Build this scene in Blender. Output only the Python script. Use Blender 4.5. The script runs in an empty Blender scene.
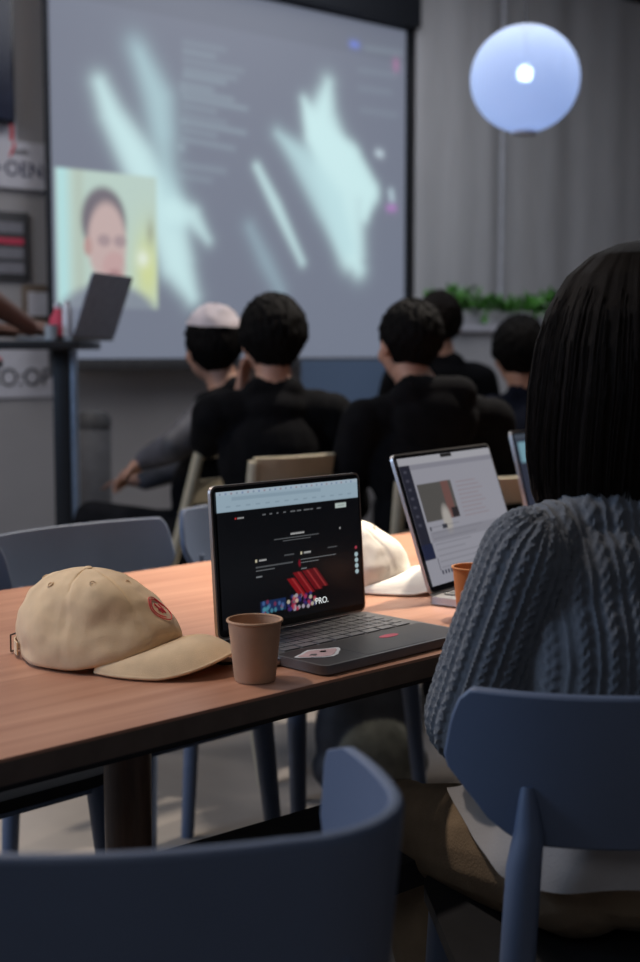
import bpy, bmesh, math, random
import numpy as np
from mathutils import Vector, Matrix, noise

C = bpy.context.scene.collection
PI = math.pi
rnd = random.Random(7)

# ---------------------------------------------------------------- frame
# (X, Y) below: metres to the right of / ahead of the photographer's spot.
# The room is axis aligned: its long wall runs along world x.
US, UC = .7477, .6640                      # wall direction seen from the photographer
YAW = -math.atan2(UC, US)
FOC = 1336.0
CAMZ = 1.17
TZ = 0.74                                  # table top


def W(X, Y, z=0.0):
    return Vector((X * US + Y * UC, -X * UC + Y * US, z))


def RZ(deg):                               # heading of a thing, counter-clockwise from straight ahead
    return math.radians(deg) + YAW


# ---------------------------------------------------------------- camera, light
cd = bpy.data.cameras.new('camera')
cam = bpy.data.objects.new('camera', cd)
C.objects.link(cam)
cam.location = W(0, 0, CAMZ)
cam.rotation_euler = (PI / 2 - math.atan((481 - 350) / FOC), 0, YAW)
cd.sensor_fit = 'VERTICAL'
cd.sensor_height = 36
cd.lens = 36 * FOC / 962
cd.clip_start = .05
cd.dof.use_dof = True
cd.dof.focus_distance = 1.9
cd.dof.aperture_fstop = 3.3
bpy.context.scene.camera = cam

vs = bpy.context.scene.view_settings
vs.view_transform = 'Standard'
vs.look = 'None'
vs.gamma = 1
vs.use_curve_mapping = False
vs.exposure = 0.0

world = bpy.data.worlds.new('world')
bpy.context.scene.world = world
world.use_nodes = True
world.node_tree.nodes['Background'].inputs[0].default_value = (.45, .55, .8, 1)
world.node_tree.nodes['Background'].inputs[1].default_value = .25


def lamp(kind, name, pos, target, energy, color, size=.3, size_y=None, spot=60, blend=.6):
    l = bpy.data.lights.new(name, kind)
    l.energy = energy
    l.color = color
    if kind == 'AREA':
        l.size = size
        if size_y:
            l.shape = 'RECTANGLE'
            l.size_y = size_y
    else:
        l.shadow_soft_size = size
    if kind == 'SPOT':
        l.spot_size = math.radians(spot)
        l.spot_blend = blend
    o = bpy.data.objects.new(name, l)
    C.objects.link(o)
    p = W(*pos)
    o.location = p
    o.rotation_euler = (W(*target) - p).to_track_quat('-Z', 'Y').to_euler()
    return o


lamp('SPOT', 'table_spotlight', (.75, 3.3, 2.95), (.16, 2.70, .74), 440, (1, .88, .74), .05, spot=36, blend=.9)
lamp('SPOT', 'track_spotlight', (-1.05, 2.1, 2.9), (-.2, 1.75, .74), 82, (1, .88, .78), .06, spot=56, blend=.9)
lamp('AREA', 'cool_side_fill', (-2.7, 1.6, 1.9), (.4, 1.8, .8), 34, (.52, .70, 1), 1.2, 1.2)  # added cool fill from the left; its lamp is made up
lamp('AREA', 'rear_fill', (-.6, -1.2, 2.9), (.2, 1.2, .6), 8, (.85, .9, 1), 1.6, 1.2)  # weak fill added behind the camera to lift the dark near surfaces
lamp('AREA', 'overhead_fill', (.9, 5.3, 3.2), (1.0, 5.6, 0), 36, (.92, .94, 1), 3.2, 1.6)  # added overhead fill for curtain and audience, no real ceiling panel
lamp('AREA', 'overhead_fill_left', (-1.9, 3.6, 3.2), (-1.7, 4.0, 0), 34, (1, .95, .92), 1.4, 1.0)  # unseen fill added to brighten the wall and signs at left
lamp('SPOT', 'floor_spotlight', (.9, 4.4, 3.1), (.0, 3.3, 0), 300, (1, .9, .78), .05, spot=60, blend=.8)

# ---------------------------------------------------------------- materials
MATS = {}


def mat(name, col, rough=.6, metal=0.0, var=.12, vscale=30, bump=.0, bscale=200, stretch=(1, 1, 1), coat=0, sheen=0, spec=.5):
    if name in MATS:
        return MATS[name]
    m = bpy.data.materials.new(name)
    m.use_nodes = True
    nt = m.node_tree
    b = nt.nodes['Principled BSDF']
    b.inputs['Roughness'].default_value = rough
    b.inputs['Metallic'].default_value = metal
    b.inputs['Coat Weight'].default_value = coat
    b.inputs['Sheen Weight'].default_value = sheen
    b.inputs['Specular IOR Level'].default_value = spec
    tc = nt.nodes.new('ShaderNodeTexCoord')
    mp = nt.nodes.new('ShaderNodeMapping')
    mp.inputs['Scale'].default_value = stretch
    nt.links.new(tc.outputs['Object'], mp.inputs[0])
    n = nt.nodes.new('ShaderNodeTexNoise')
    n.inputs['Scale'].default_value = vscale
    n.inputs['Detail'].default_value = 5
    nt.links.new(mp.outputs[0], n.inputs[0])
    r = nt.nodes.new('ShaderNodeValToRGB')
    r.color_ramp.elements[0].position = .3
    r.color_ramp.elements[1].position = .7
    r.color_ramp.elements[0].color = (*[max(0, c * (1 - var)) for c in col], 1)
    r.color_ramp.elements[1].color = (*[min(1, c * (1 + var)) for c in col], 1)
    nt.links.new(n.outputs['Fac'], r.inputs[0])
    nt.links.new(r.outputs[0], b.inputs['Base Color'])
    if bump:
        n2 = nt.nodes.new('ShaderNodeTexNoise')
        n2.inputs['Scale'].default_value = bscale
        nt.links.new(mp.outputs[0], n2.inputs[0])
        bp = nt.nodes.new('ShaderNodeBump')
        bp.inputs['Strength'].default_value = bump
        bp.inputs['Distance'].default_value = .002
        nt.links.new(n2.outputs['Fac'], bp.inputs['Height'])
        nt.links.new(bp.outputs[0], b.inputs['Normal'])
    MATS[name] = m
    return m


def attr_screen(name, strength, rough=.25, base=.02):
    m = bpy.data.materials.new(name)
    m.use_nodes = True
    nt = m.node_tree
    b = nt.nodes['Principled BSDF']
    a = nt.nodes.new('ShaderNodeAttribute')
    a.attribute_name = 'picture'
    nt.links.new(a.outputs['Color'], b.inputs['Emission Color'])
    b.inputs['Emission Strength'].default_value = strength
    b.inputs['Base Color'].default_value = (base, base, base, 1)
    b.inputs['Roughness'].default_value = rough
    return m


def emit(name, col, s):
    m = bpy.data.materials.new(name)
    m.use_nodes = True
    b = m.node_tree.nodes['Principled BSDF']
    b.inputs['Base Color'].default_value = (*col, 1)
    b.inputs['Emission Color'].default_value = (*col, 1)
    b.inputs['Emission Strength'].default_value = s
    return m


M_wall = mat('wall_paint', (.36, .35, .36), .8, var=.05, vscale=3, bump=.1, bscale=60)
M_white_wall = mat('white_paint', (.45, .45, .47), .8, var=.05, vscale=3)
M_ceil = mat('ceiling_paint', (.12, .12, .13), .9, var=.05)
M_curtain = mat('curtain_cloth', (.60, .60, .62), .9, var=.05, vscale=14, bump=.2, bscale=400, stretch=(1, 1, .2))
M_black_metal = mat('black_metal', (.012, .013, .016), .45, .3)
M_dark_trim = mat('dark_trim', (.012, .015, .022), .7)
M_blue = mat('blue_plastic', (.11, .145, .225), .5, var=.05, vscale=8, bump=.06, bscale=900)
M_seat_black = mat('black_seat', (.012, .012, .014), .7, var=.2, bump=.2, bscale=600)
M_cream = mat('cream_plastic', (.46, .40, .29), .5, var=.04)
M_leg_brown = mat('brown_leg_wood', (.12, .065, .04), .4, var=.25, vscale=20, stretch=(6, 6, .6))
M_edge = mat('table_edge', (.11, .075, .055), .6, var=.15)
M_alu = mat('aluminium', (.40, .39, .39), .35, .85, var=.04)
M_alu_dark = mat('dark_aluminium', (.17, .165, .165), .42, .5, var=.05)
M_edge_gold = mat('lid_rim', (.42, .36, .32), .35, .8, var=.04)
M_key = mat('keycap_plastic', (.06, .06, .065), .5, var=.1)
M_key_lit = mat('keycap_plastic_lit', (.20, .20, .21), .4, .3, var=.08)  # paler copy of the keycap plastic, reflected light put into its colour
M_bezel = mat('bezel_black', (.004, .004, .005), .18, var=.1)
M_kraft = mat('kraft_paper', (.50, .29, .17), .8, var=.09, vscale=25, bump=.15, bscale=500)
M_kraft_orange = mat('orange_kraft_paper', (.50, .20, .07), .8, var=.09, vscale=25)
M_cap = mat('beige_twill', (.80, .56, .32), .9, var=.06, vscale=40, bump=.5, bscale=900, sheen=.2)
M_capin = mat('beige_lining', (.35, .26, .18), .9)
M_cap_white = mat('cream_twill', (.86, .81, .72), .9, var=.03, bump=.4, bscale=900)
M_red = mat('red_thread', (.75, .03, .05), .7, var=.1)
M_brass = mat('buckle_metal', (.10, .09, .08), .4, .9)
M_skin = mat('skin', (.42, .22, .15), .55, var=.08, vscale=18)
M_skin_dark = mat('dark_skin', (.13, .055, .035), .5, var=.1)
M_black_cloth = mat('black_cloth', (.005, .005, .006), .95, spec=.1, var=.3, vscale=25, bump=.4, bscale=120)
M_navy_cloth = mat('navy_cloth', (.007, .009, .018), .95, spec=.1, var=.3, vscale=25)
M_grey_jacket = mat('grey_jacket', (.055, .053, .062), .6, var=.95, vscale=7, bump=.6, bscale=14)
M_dark_trouser = mat('dark_trousers', (.009, .009, .011), .9, spec=.1, var=.3)
M_khaki = mat('khaki_cloth', (.29, .205, .125), .95, var=.15, vscale=20, bump=.5, bscale=300)
M_shirt = mat('white_shirt', (.34, .32, .31), .9, var=.05, vscale=20, bump=.2, bscale=300)
M_sweater = mat('blue_grey_wool', (.115, .124, .140), .95, var=.16, vscale=60, bump=.7, bscale=700, sheen=.35)
M_hair = mat('black_hair', (.004, .0035, .0035), .7, spec=.06, var=.4, vscale=60, stretch=(8, 8, .5), bump=.4, bscale=120)
M_hair_brown = mat('dark_brown_hair', (.008, .005, .0035), .55, spec=.07, var=.5, vscale=50, stretch=(10, 10, .4), bump=.5, bscale=160)
M_shoe = mat('shoe_rubber', (.03, .03, .03), .7)
M_eye = mat('eye_white', (.6, .6, .6), .2)
M_lips = mat('lips', (.35, .12, .10), .5)
M_leaf = mat('leaf_green', (.07, .24, .03), .5, var=.35, vscale=15)
M_paper = mat('paper_white', (.58, .58, .64), .7, var=.04)
M_paper_grey = mat('paper_grey', (.20, .20, .23), .7, var=.1)
M_ink = mat('ink_navy', (.03, .035, .09), .7)
M_ink_black = mat('ink_black', (.01, .01, .012), .7)
M_frame = mat('frame_dark', (.05, .05, .055), .6)
M_frame_wood = mat('frame_wood', (.16, .12, .09), .6)
M_sticker_pink = mat('sticker_pink', (.62, .42, .42), .5)
M_sticker_white = mat('sticker_white', (.7, .7, .7), .5)
M_sticker_red = mat('sticker_red', (.55, .05, .1), .5)
M_grey_plastic = mat('grey_plastic', (.14, .14, .15), .6)
M_steel_blue = mat('pale_blue_metal', (.30, .38, .5), .35, .5)
M_glass = mat('bottle_glass', (.35, .4, .45), .1)
M_bag = mat('bag_nylon', (.02, .023, .032), .6, var=.4, vscale=12, bump=.3, bscale=60)
M_bag_grey = mat('bag_mesh_grey', (.09, .095, .085), .8, var=.3)

# wood table top
M_wood = bpy.data.materials.new('pinkish_oak')
M_wood.use_nodes = True
nt = M_wood.node_tree
b = nt.nodes['Principled BSDF']
tc = nt.nodes.new('ShaderNodeTexCoord')
mp = nt.nodes.new('ShaderNodeMapping')
mp.inputs['Scale'].default_value = (.5, 9, 3)
nt.links.new(tc.outputs['Object'], mp.inputs[0])
n1 = nt.nodes.new('ShaderNodeTexNoise')
n1.inputs['Scale'].default_value = 4
n1.inputs['Detail'].default_value = 8
n1.inputs['Distortion'].default_value = .5
nt.links.new(mp.outputs[0], n1.inputs[0])
rp = nt.nodes.new('ShaderNodeValToRGB')
rp.color_ramp.elements[0].position = .3
rp.color_ramp.elements[0].color = (.40, .178, .103, 1)
rp.color_ramp.elements[1].position = .72
rp.color_ramp.elements[1].color = (.54, .27, .165, 1)
nt.links.new(n1.outputs['Fac'], rp.inputs[0])
nt.links.new(rp.outputs[0], b.inputs['Base Color'])
b.inputs['Roughness'].default_value = .42

# floor
M_floor = bpy.data.materials.new('polished_concrete')
M_floor.use_nodes = True
nt = M_floor.node_tree
b = nt.nodes['Principled BSDF']
tc = nt.nodes.new('ShaderNodeTexCoord')
n1 = nt.nodes.new('ShaderNodeTexNoise')
n1.inputs['Scale'].default_value = 1.3
n1.inputs['Detail'].default_value = 6
nt.links.new(tc.outputs['Object'], n1.inputs[0])
rp = nt.nodes.new('ShaderNodeValToRGB')
rp.color_ramp.elements[0].position = .35
rp.color_ramp.elements[0].color = (.26, .23, .205, 1)
rp.color_ramp.elements[1].position = .65
rp.color_ramp.elements[1].color = (.44, .39, .35, 1)
nt.links.new(n1.outputs['Fac'], rp.inputs[0])
nt.links.new(rp.outputs[0], b.inputs['Base Color'])
b.inputs['Roughness'].default_value = .35


# ---------------------------------------------------------------- helpers
def link(name, me, m=None, parent=None, smooth=True):
    o = bpy.data.objects.new(name, me)
    C.objects.link(o)
    if m is not None:
        for k in (m if isinstance(m, (list, tuple)) else [m]):
            me.materials.append(k)
    if parent:
        o.parent = parent
    if smooth:
        me.shade_smooth()
        try:
            me.set_sharp_from_angle(angle=math.radians(38))
        except Exception:
            pass
    return o


def tag(o, label=None, cat=None, group=None, kind=None):
    if label:
        o['label'] = label
    if cat:
        o['category'] = cat
    if group:
        o['group'] = group
    if kind:
        o['kind'] = kind
    return o


def thing(name, label, cat, X, Y, z=0, deg=0, group=None):
    o = bpy.data.objects.new(name, None)
    C.objects.link(o)
    o.empty_display_size = .1
    o.location = W(X, Y, z)
    o.rotation_euler = (0, 0, RZ(deg))
    return tag(o, label, cat, group)


def copy_tree(o, parent=None):
    c = o.copy()
    C.objects.link(c)
    c.parent = parent
    for ch in list(o.children):
        copy_tree(ch, c)
    return c


class MB:
    def __init__(s):
        s.v = []
        s.f = []
        s.mi = []
        s.cur = 0

    def add(s, vs, fs):
        o = len(s.v)
        s.v += [tuple(p) for p in vs]
        s.f += [tuple(i + o for i in f) for f in fs]
        s.mi += [s.cur] * len(fs)

    def box(s, c, d, rot=None, bev=0.0):
        bm = bmesh.new()
        bmesh.ops.create_cube(bm, size=1)
        bmesh.ops.scale(bm, vec=d, verts=bm.verts)
        if bev:
            bmesh.ops.bevel(bm, geom=bm.edges[:] + bm.verts[:], offset=min(bev, min(d) * .49), segments=2, profile=.6, affect='EDGES')
        if rot is not None:
            bmesh.ops.transform(bm, matrix=rot.to_4x4(), verts=bm.verts)
        bmesh.ops.translate(bm, vec=c, verts=bm.verts)
        bm.verts.index_update()
        s.add([v.co[:] for v in bm.verts], [[v.index for v in f.verts] for f in bm.faces])
        bm.free()

    def tube(s, pts, rad, n=12, cap=True, sx=1, up=None):
        pts = [Vector(p) for p in pts]
        if not isinstance(rad, (list, tuple)):
            rad = [rad] * len(pts)
        rings = []
        prev = None
        for i, p in enumerate(pts):
            a = pts[max(0, i - 1)]
            c = pts[min(len(pts) - 1, i + 1)]
            t = (c - a).normalized()
            if prev is None:
                r = Vector((1, 0, 0)) if abs(t.x) < .8 else Vector((0, 1, 0))
            else:
                r = prev
            q = t.cross(r)
            if q.length < 1e-6:
                q = t.orthogonal()
            q.normalize()
            r = q.cross(t).normalized()
            prev = r
            rings.append([p + (r * math.cos(k * 2 * PI / n) * sx + q * math.sin(k * 2 * PI / n)) * rad[i] for k in range(n)])
        vs = [v for R in rings for v in R]
        fs = []
        for i in range(len(pts) - 1):
            for k in range(n):
                k2 = (k + 1) % n
                fs.append((i * n + k, i * n + k2, (i + 1) * n + k2, (i + 1) * n + k))
        if cap:
            fs.append(tuple(range(n - 1, -1, -1)))
            fs.append(tuple((len(pts) - 1) * n + k for k in range(n)))
        s.add(vs, fs)

    def lathe(s, prof, n=40, c=(0, 0, 0), cap=True):
        vs = []
        fs = []
        for r, z in prof:
            for k in range(n):
                a = 2 * PI * k / n
                vs.append((c[0] + r * math.cos(a), c[1] + r * math.sin(a), c[2] + z))
        for i in range(len(prof) - 1):
            for k in range(n):
                k2 = (k + 1) % n
                fs.append((i * n + k, i * n + k2, (i + 1) * n + k2, (i + 1) * n + k))
        if cap:
            fs.append(tuple(range(n - 1, -1, -1)))
            fs.append(tuple((len(prof) - 1) * n + k for k in range(n)))
        s.add(vs, fs)

    def sheet(s, P, nu, nv, th):
        """thick sheet: P(u,v)->Vector, offset along local normal by th"""
        g = [[Vector(P(i / (nu - 1), j / (nv - 1))) for i in range(nu)] for j in range(nv)]
        N = [[None] * nu for _ in range(nv)]
        for j in range(nv):
            for i in range(nu):
                du = g[j][min(i + 1, nu - 1)] - g[j][max(i - 1, 0)]
                dv = g[min(j + 1, nv - 1)][i] - g[max(j - 1, 0)][i]
                nn = du.cross(dv)
                N[j][i] = nn.normalized() if nn.length > 1e-9 else Vector((0, 0, 1))
        A = [g[j][i] + N[j][i] * th / 2 for j in range(nv) for i in range(nu)]
        B = [g[j][i] - N[j][i] * th / 2 for j in range(nv) for i in range(nu)]
        o = nu * nv
        fs = []
        for j in range(nv - 1):
            for i in range(nu - 1):
                a = j * nu + i
                fs.append((a, a + 1, a + nu + 1, a + nu))
                fs.append((a + o, a + nu + o, a + nu + 1 + o, a + 1 + o))
        for i in range(nu - 1):
            fs.append((i, i + o, i + 1 + o, i + 1))
            a = (nv - 1) * nu + i
            fs.append((a, a + 1, a + 1 + o, a + o))
        for j in range(nv - 1):
            a = j * nu
            fs.append((a, a + nu, a + nu + o, a + o))
            a = j * nu + nu - 1
            fs.append((a, a + o, a + nu + o, a + nu))
        s.add(A + B, fs)

    def prism(s, poly, z0, z1):
        n = len(poly)
        s.add([(x, y, z0) for x, y in poly] + [(x, y, z1) for x, y in poly],
              [tuple(range(n - 1, -1, -1)), tuple(range(n, 2 * n))] + [(i, (i + 1) % n, (i + 1) % n + n, i + n) for i in range(n)])

    def mesh(s, name):
        me = bpy.data.meshes.new(name)
        me.from_pydata(s.v, [], s.f)
        if any(s.mi):
            me.polygons.foreach_set('material_index', s.mi)
        me.update()
        return me

    def build(s, name, m, parent=None, smooth=True):
        return link(name, s.mesh(name), m, parent, smooth)


def rrect(w, h, r, n=5, cx=0, cy=0):
    out = []
    for (sx, sy, a0) in ((1, -1, -PI / 2), (1, 1, 0), (-1, 1, PI / 2), (-1, -1, PI)):
        for k in range(n + 1):
            a = a0 + k / n * PI / 2
            out.append((cx + sx * (w / 2 - r) + r * math.cos(a), cy + sy * (h / 2 - r) + r * math.sin(a)))
    return out


def at(px, py, Y):
    """(X, Y, z) of the point at depth Y along the sight line through a pixel of the photograph"""
    pit = math.atan((481 - 350) / FOC)
    yv = (481 - py) / FOC
    dy = math.cos(pit) + yv * math.sin(pit)
    dz = yv * math.cos(pit) - math.sin(pit)
    return (px - 320) / FOC / dy * Y, Y, CAMZ + dz / dy * Y


def quick_box(name, m, parent, c, d, bev=0.0, rot=None):
    a = MB()
    a.box(c, d, rot, bev)
    return a.build(name, m, parent)


def text(name, body, m, parent, loc, rot, size, ext=.0006):
    cu = bpy.data.curves.new(name, 'FONT')
    cu.body = body
    cu.size = size
    cu.extrude = ext
    cu.align_x = 'CENTER'
    cu.align_y = 'CENTER'
    cu.materials.append(m)
    tmp = bpy.data.objects.new(name, cu)
    C.objects.link(tmp)
    me = bpy.data.meshes.new_from_object(tmp.evaluated_get(bpy.context.evaluated_depsgraph_get()))
    bpy.data.objects.remove(tmp)
    me.materials.clear()
    me.materials.append(m)
    o = bpy.data.objects.new(name, me)
    C.objects.link(o)
    o.parent = parent
    o.location = loc
    o.rotation_euler = rot
    return o


def picture_grid(name, w, h, nx, ny, fn, m, parent, z=0.0, plane='XZ', y0=0.0):
    """flat display: picture stored per vertex; u left-right, v top-bottom. centre at origin of local frame"""
    u = np.linspace(0, 1, nx)
    v = np.linspace(0, 1, ny)
    U, V = np.meshgrid(u, v)
    col = fn(U, V)
    me = bpy.data.meshes.new(name)
    X = (U - .5) * w
    Z = (.5 - V) * h
    co = np.stack([X, np.full_like(X, y0), Z + z], -1).reshape(-1, 3)
    idx = np.arange(nx * ny).reshape(ny, nx)
    f = np.stack([idx[1:, :-1], idx[1:, 1:], idx[:-1, 1:], idx[:-1, :-1]], -1).reshape(-1, 4)
    me.from_pydata(co.tolist(), [], f.tolist())
    a = me.color_attributes.new('picture', 'FLOAT_COLOR', 'POINT')
    c4 = np.ones((nx * ny, 4), dtype=np.float32)
    c4[:, :3] = col.reshape(-1, 3)
    a.data.foreach_set('color', c4.ravel())
    me.materials.append(m)
    o = bpy.data.objects.new(name, me)
    C.objects.link(o)
    o.parent = parent
    return o


def lin(r, g, b):
    f = lambda c: (c / 255 / 12.92) if c / 255 <= .04045 else ((c / 255 + .055) / 1.055) ** 2.4
    return np.array([f(r), f(g), f(b)])


def rect_mask(U, V, u0, v0, u1, v1, e=.002):
    s = lambda t: np.clip(t / e + .5, 0, 1)
    return s(U - u0) * s(u1 - U) * s(V - v0) * s(v1 - V)


def blend(img, mask, col):
    return img * (1 - mask[..., None]) + np.asarray(col) * mask[..., None]


# ---------------------------------------------------------------- the setting
WY = 5.04                                  # face of the long wall


def struct(name, m, c, d):
    a = MB()
    a.box(c, d)
    return tag(a.build(name, m, smooth=False), kind='structure')


X0, X1, Y0 = -3.2, 10.0, -3.2
H = 3.3
struct('floor', M_floor, ((X0 + X1) / 2, (Y0 + WY) / 2, -.05), (X1 - X0 + .4, WY - Y0 + .4, .1))
struct('ceiling', M_ceil, ((X0 + X1) / 2, (Y0 + WY) / 2, H + .05), (X1 - X0 + .4, WY - Y0 + .4, .1))
struct('wall_back', M_wall, ((X0 + X1) / 2, WY + .1, H / 2), (X1 - X0 + .4, .2, H))
struct('wall_right', M_wall, (X1 + .1, (Y0 + WY) / 2, H / 2), (.2, WY - Y0, H))
struct('wall_front', M_wall, ((X0 + X1) / 2, Y0 - .1, H / 2), (X1 - X0 + .4, .2, H))
# left wall with a window opening
wl = MB()
wy0, wy1, wz0, wz1 = 1.2, 3.4, 1.0, 2.7
wl.box((X0 - .1, (Y0 + wy0) / 2, H / 2), (.2, wy0 - Y0, H))
wl.box((X0 - .1, (wy1 + WY) / 2, H / 2), (.2, WY - wy1, H))
wl.box((X0 - .1, (wy0 + wy1) / 2, wz0 / 2), (.2, wy1 - wy0, wz0))
wl.box((X0 - .1, (wy0 + wy1) / 2, (wz1 + H) / 2), (.2, wy1 - wy0, H - wz1))
tag(wl.build('wall_left', M_wall, smooth=False), kind='structure')
wf = MB()
for yy in (wy0, (wy0 + wy1) / 2, wy1):
    wf.box((X0 - .1, yy, (wz0 + wz1) / 2), (.06, .05, wz1 - wz0))
for zz in (wz0, wz1):
    wf.box((X0 - .1, (wy0 + wy1) / 2, zz), (.06, wy1 - wy0, .05))
tag(wf.build('window_1', M_frame, smooth=False), kind='structure')
struct('baseboard_back', M_dark_trim, ((X0 + X1) / 2, WY - .008, .05), (X1 - X0, .016, .1))

# ---------------------------------------------------------------- projection screen
# corners measured: left edge at (X,Y) = L, right edge at R
L = W(-1.13, 5.6)
R = W(.445, 7.0)
SY = (L.y + R.y) / 2


def ray(px, py, plane_y):
    """point of the long-wall plane seen at a pixel"""
    pit = math.atan((481 - 350) / FOC)
    x = (px - 320) / FOC
    yv = (481 - py) / FOC
    d = Vector((x, math.cos(pit) + yv * math.sin(pit), yv * math.cos(pit) - math.sin(pit)))
    d = W(d.x, d.y, d.z)
    t = plane_y / d.y
    return Vector((d.x * t, plane_y, CAMZ + d.z * t))


SX0, SX1 = ray(52, 200, SY).x, ray(405, 160, SY).x
SZ0 = ray(230, 358, SY).z
SZ1 = ray(405, 31, SY).z
SW, SH = SX1 - SX0, SZ1 - SZ0


def puv(px, py):
    p = ray(px, py, SY)
    return ((p.x - SX0) / SW, (SZ1 - p.z) / SH)


def soft_capsules(U, V, pts, soft=1.0):
    """pts: list of (px,py,halfwidth px)"""
    out = np.zeros_like(U)
    q = []
    for (x, y, w) in pts:
        u, v = puv(x, y)
        q.append((u * SW, v * SH, w * .0047))
    A = U * SW
    B = V * SH
    for (a, b_) in zip(q[:-1], q[1:]):
        dx, dy = b_[0] - a[0], b_[1] - a[1]
        t = np.clip(((A - a[0]) * dx + (B - a[1]) * dy) / (dx * dx + dy * dy + 1e-9), 0, 1)
        w = a[2] + (b_[2] - a[2]) * t
        d = np.hypot(A - a[0] - dx * t, B - a[1] - dy * t)
        s = .028 * soft
        out = np.maximum(out, 1 / (1 + np.exp((d - w) / (s * .45))))
    return out


def paint_projection(U, V):
    img = np.ones(U.shape + (3,)) * lin(106, 113, 131)
    img = img * (1 - .12 * (V < .1)[..., None]) + lin(18, 24, 26) * (V ** 2)[..., None]
    wn = np.array([[noise.noise(Vector((a * 5, b_ * 5, 3))) for a in np.linspace(0, 1, 24)] for b_ in np.linspace(0, 1, 20)])
    bright = lin(202, 236, 238)
    mid = lin(150, 178, 190)
    m = soft_capsules(U, V, [(135, 45, 8), (158, 95, 11), (163, 130, 9)], 2.0) * .85
    img = blend(img, m * .8, mid)
    m = soft_capsules(U, V, [(100, 84, 7), (112, 115, 12), (138, 160, 19), (164, 210, 21), (176, 262, 19), (192, 296, 7)], 1.6)
    img = blend(img, m * .95, bright)
    m = soft_capsules(U, V, [(140, 55, 6), (158, 100, 15), (166, 165, 10), (174, 215, 12)], 2.0)
    img = blend(img, m * .7, lin(175, 210, 216))
    m = soft_capsules(U, V, [(172, 212, 12), (192, 216, 10), (208, 240, 3)], 1.2)
    img = blend(img, m * .85, bright)
    m = soft_capsules(U, V, [(328, 84, 5), (322, 120, 20), (332, 165, 28), (344, 205, 27), (352, 255, 17), (358, 268, 9)], 1.7)
    img = blend(img, m, bright)
    m = soft_capsules(U, V, [(304, 100, 3), (316, 135, 14), (345, 165, 26), (368, 192, 16), (364, 215, 7)], 1.1)
    img = blend(img, m, bright)
    m = soft_capsules(U, V, [(278, 134, 3), (303, 160, 15), (330, 205, 20), (346, 245, 12)], 1.5)
    img = blend(img, m * .85, lin(186, 222, 227))
    m = soft_capsules(U, V, [(257, 167, 4), (276, 205, 6), (302, 262, 3.5)], .9)
    img = blend(img, m * .85, bright)
    m = soft_capsules(U, V, [(250, 228, 5), (266, 262, 8), (280, 290, 6)], 1.6)
    img = blend(img, m * .7, mid)
    # column of text lines
    r2 = random.Random(3)
    y = 42
    while y < 142:
        w = r2.choice([22, 40, 58, 62, 50, 30])
        x0 = 182 + r2.random() * 4
        m = soft_capsules(U, V, [(x0, y, .6), (x0 + w, y + w * .19, .6)], .55)
        img = blend(img, m * r2.uniform(.25, .55), lin(165, 190, 200))
        y += r2.choice([5, 6, 7, 9])
    for (x0, y0, w, k) in ((184, 165, 40, .35), (180, 176, 30, .3), (180, 147, 3, .6), (360, 70, 35, .2), (360, 88, 30, .2), (362, 110, 34, .2), (366, 48, 34, .3)):
        img = blend(img, soft_capsules(U, V, [(x0, y0, .7), (x0 + w, y0 + w * .15, .7)], .7) * k, lin(165, 190, 200))
    img = blend(img, soft_capsules(U, V, [(352, 44, 2), (357, 45, 2)], .6), lin(105, 130, 235))
    img = blend(img, soft_capsules(U, V, [(396, 62, 2), (396, 68, 2)], .7) * .8, lin(190, 110, 165))
    img = blend(img, soft_capsules(U, V, [(378, 153, 2.5), (381, 154, 2.5)], .7), lin(205, 225, 235))
    img = blend(img, soft_capsules(U, V, [(391, 192, 2.5), (392, 199, 2.5)], .7), lin(190, 215, 225))
    img = blend(img, soft_capsules(U, V, [(389, 208, 2), (394, 208, 2)], .7), lin(190, 120, 205))
    # video call window
    u0, v0 = puv(55, 167)
    u1, v1 = puv(157, 236)
    u2, v2 = puv(100, 308)
    u0 = max(u0, .004)
    mask = rect_mask(U, V, u0, v0, u1, v2, .008)
    g = np.ones(U.shape + (3,)) * lin(182, 205, 195)
    tu = np.clip((U - u0) / (u1 - u0), 0, 1)
    tv = np.clip((V - v0) / (v2 - v0), 0, 1)
    g = blend(g, np.clip(1 - np.abs(tu - .06) / .1, 0, 1), lin(175, 222, 224))
    g = blend(g, np.clip(1 - np.abs(tu - .22) / .08, 0, 1) * .6, lin(170, 182, 165))
    g = blend(g, np.exp(-((tu - .9) / .14) ** 2 - ((tv - .7) / .3) ** 2), lin(205, 215, 150))
    g = blend(g, np.exp(-((tu - .85) / .06) ** 2 - ((tv - .62) / .06) ** 2), lin(225, 235, 220))
    g = blend(g, np.exp(-((tu - .93) / .04) ** 2 - ((tv - .42) / .1) ** 2) * .6, lin(130, 130, 110))

    def ell(cx, cy, rx, ry, s=.06):
        d = np.hypot((tu - cx) / rx, (tv - cy) / ry)
        return np.clip((1 - d) / (s * 4) + .5, 0, 1)
    g = blend(g, ell(.5, 1.08, .50, .26), lin(125, 135, 148))
    g = blend(g, ell(.42, .86, .08, .1), lin(175, 175, 150))
    g = blend(g, ell(.53, .80, .13, .12), lin(180, 140, 135))
    g = blend(g, ell(.46, .36, .22, .25), lin(105, 98, 108))
    g = blend(g, ell(.49, .52, .19, .30), lin(192, 168, 165))
    g = blend(g, ell(.30, .55, .04, .07), lin(180, 145, 140))
    g = blend(g, ell(.56, .70, .12, .12) * .45, lin(188, 140, 142))
    for cx in (.46, .62):
        g = blend(g, ell(cx, .50, .065, .045) * .6, lin(135, 115, 125))
    g = blend(g, ell(.56, .73, .06, .02) * .6, lin(150, 100, 105))
    return img * (1 - mask[..., None]) + g * mask[..., None]


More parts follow.
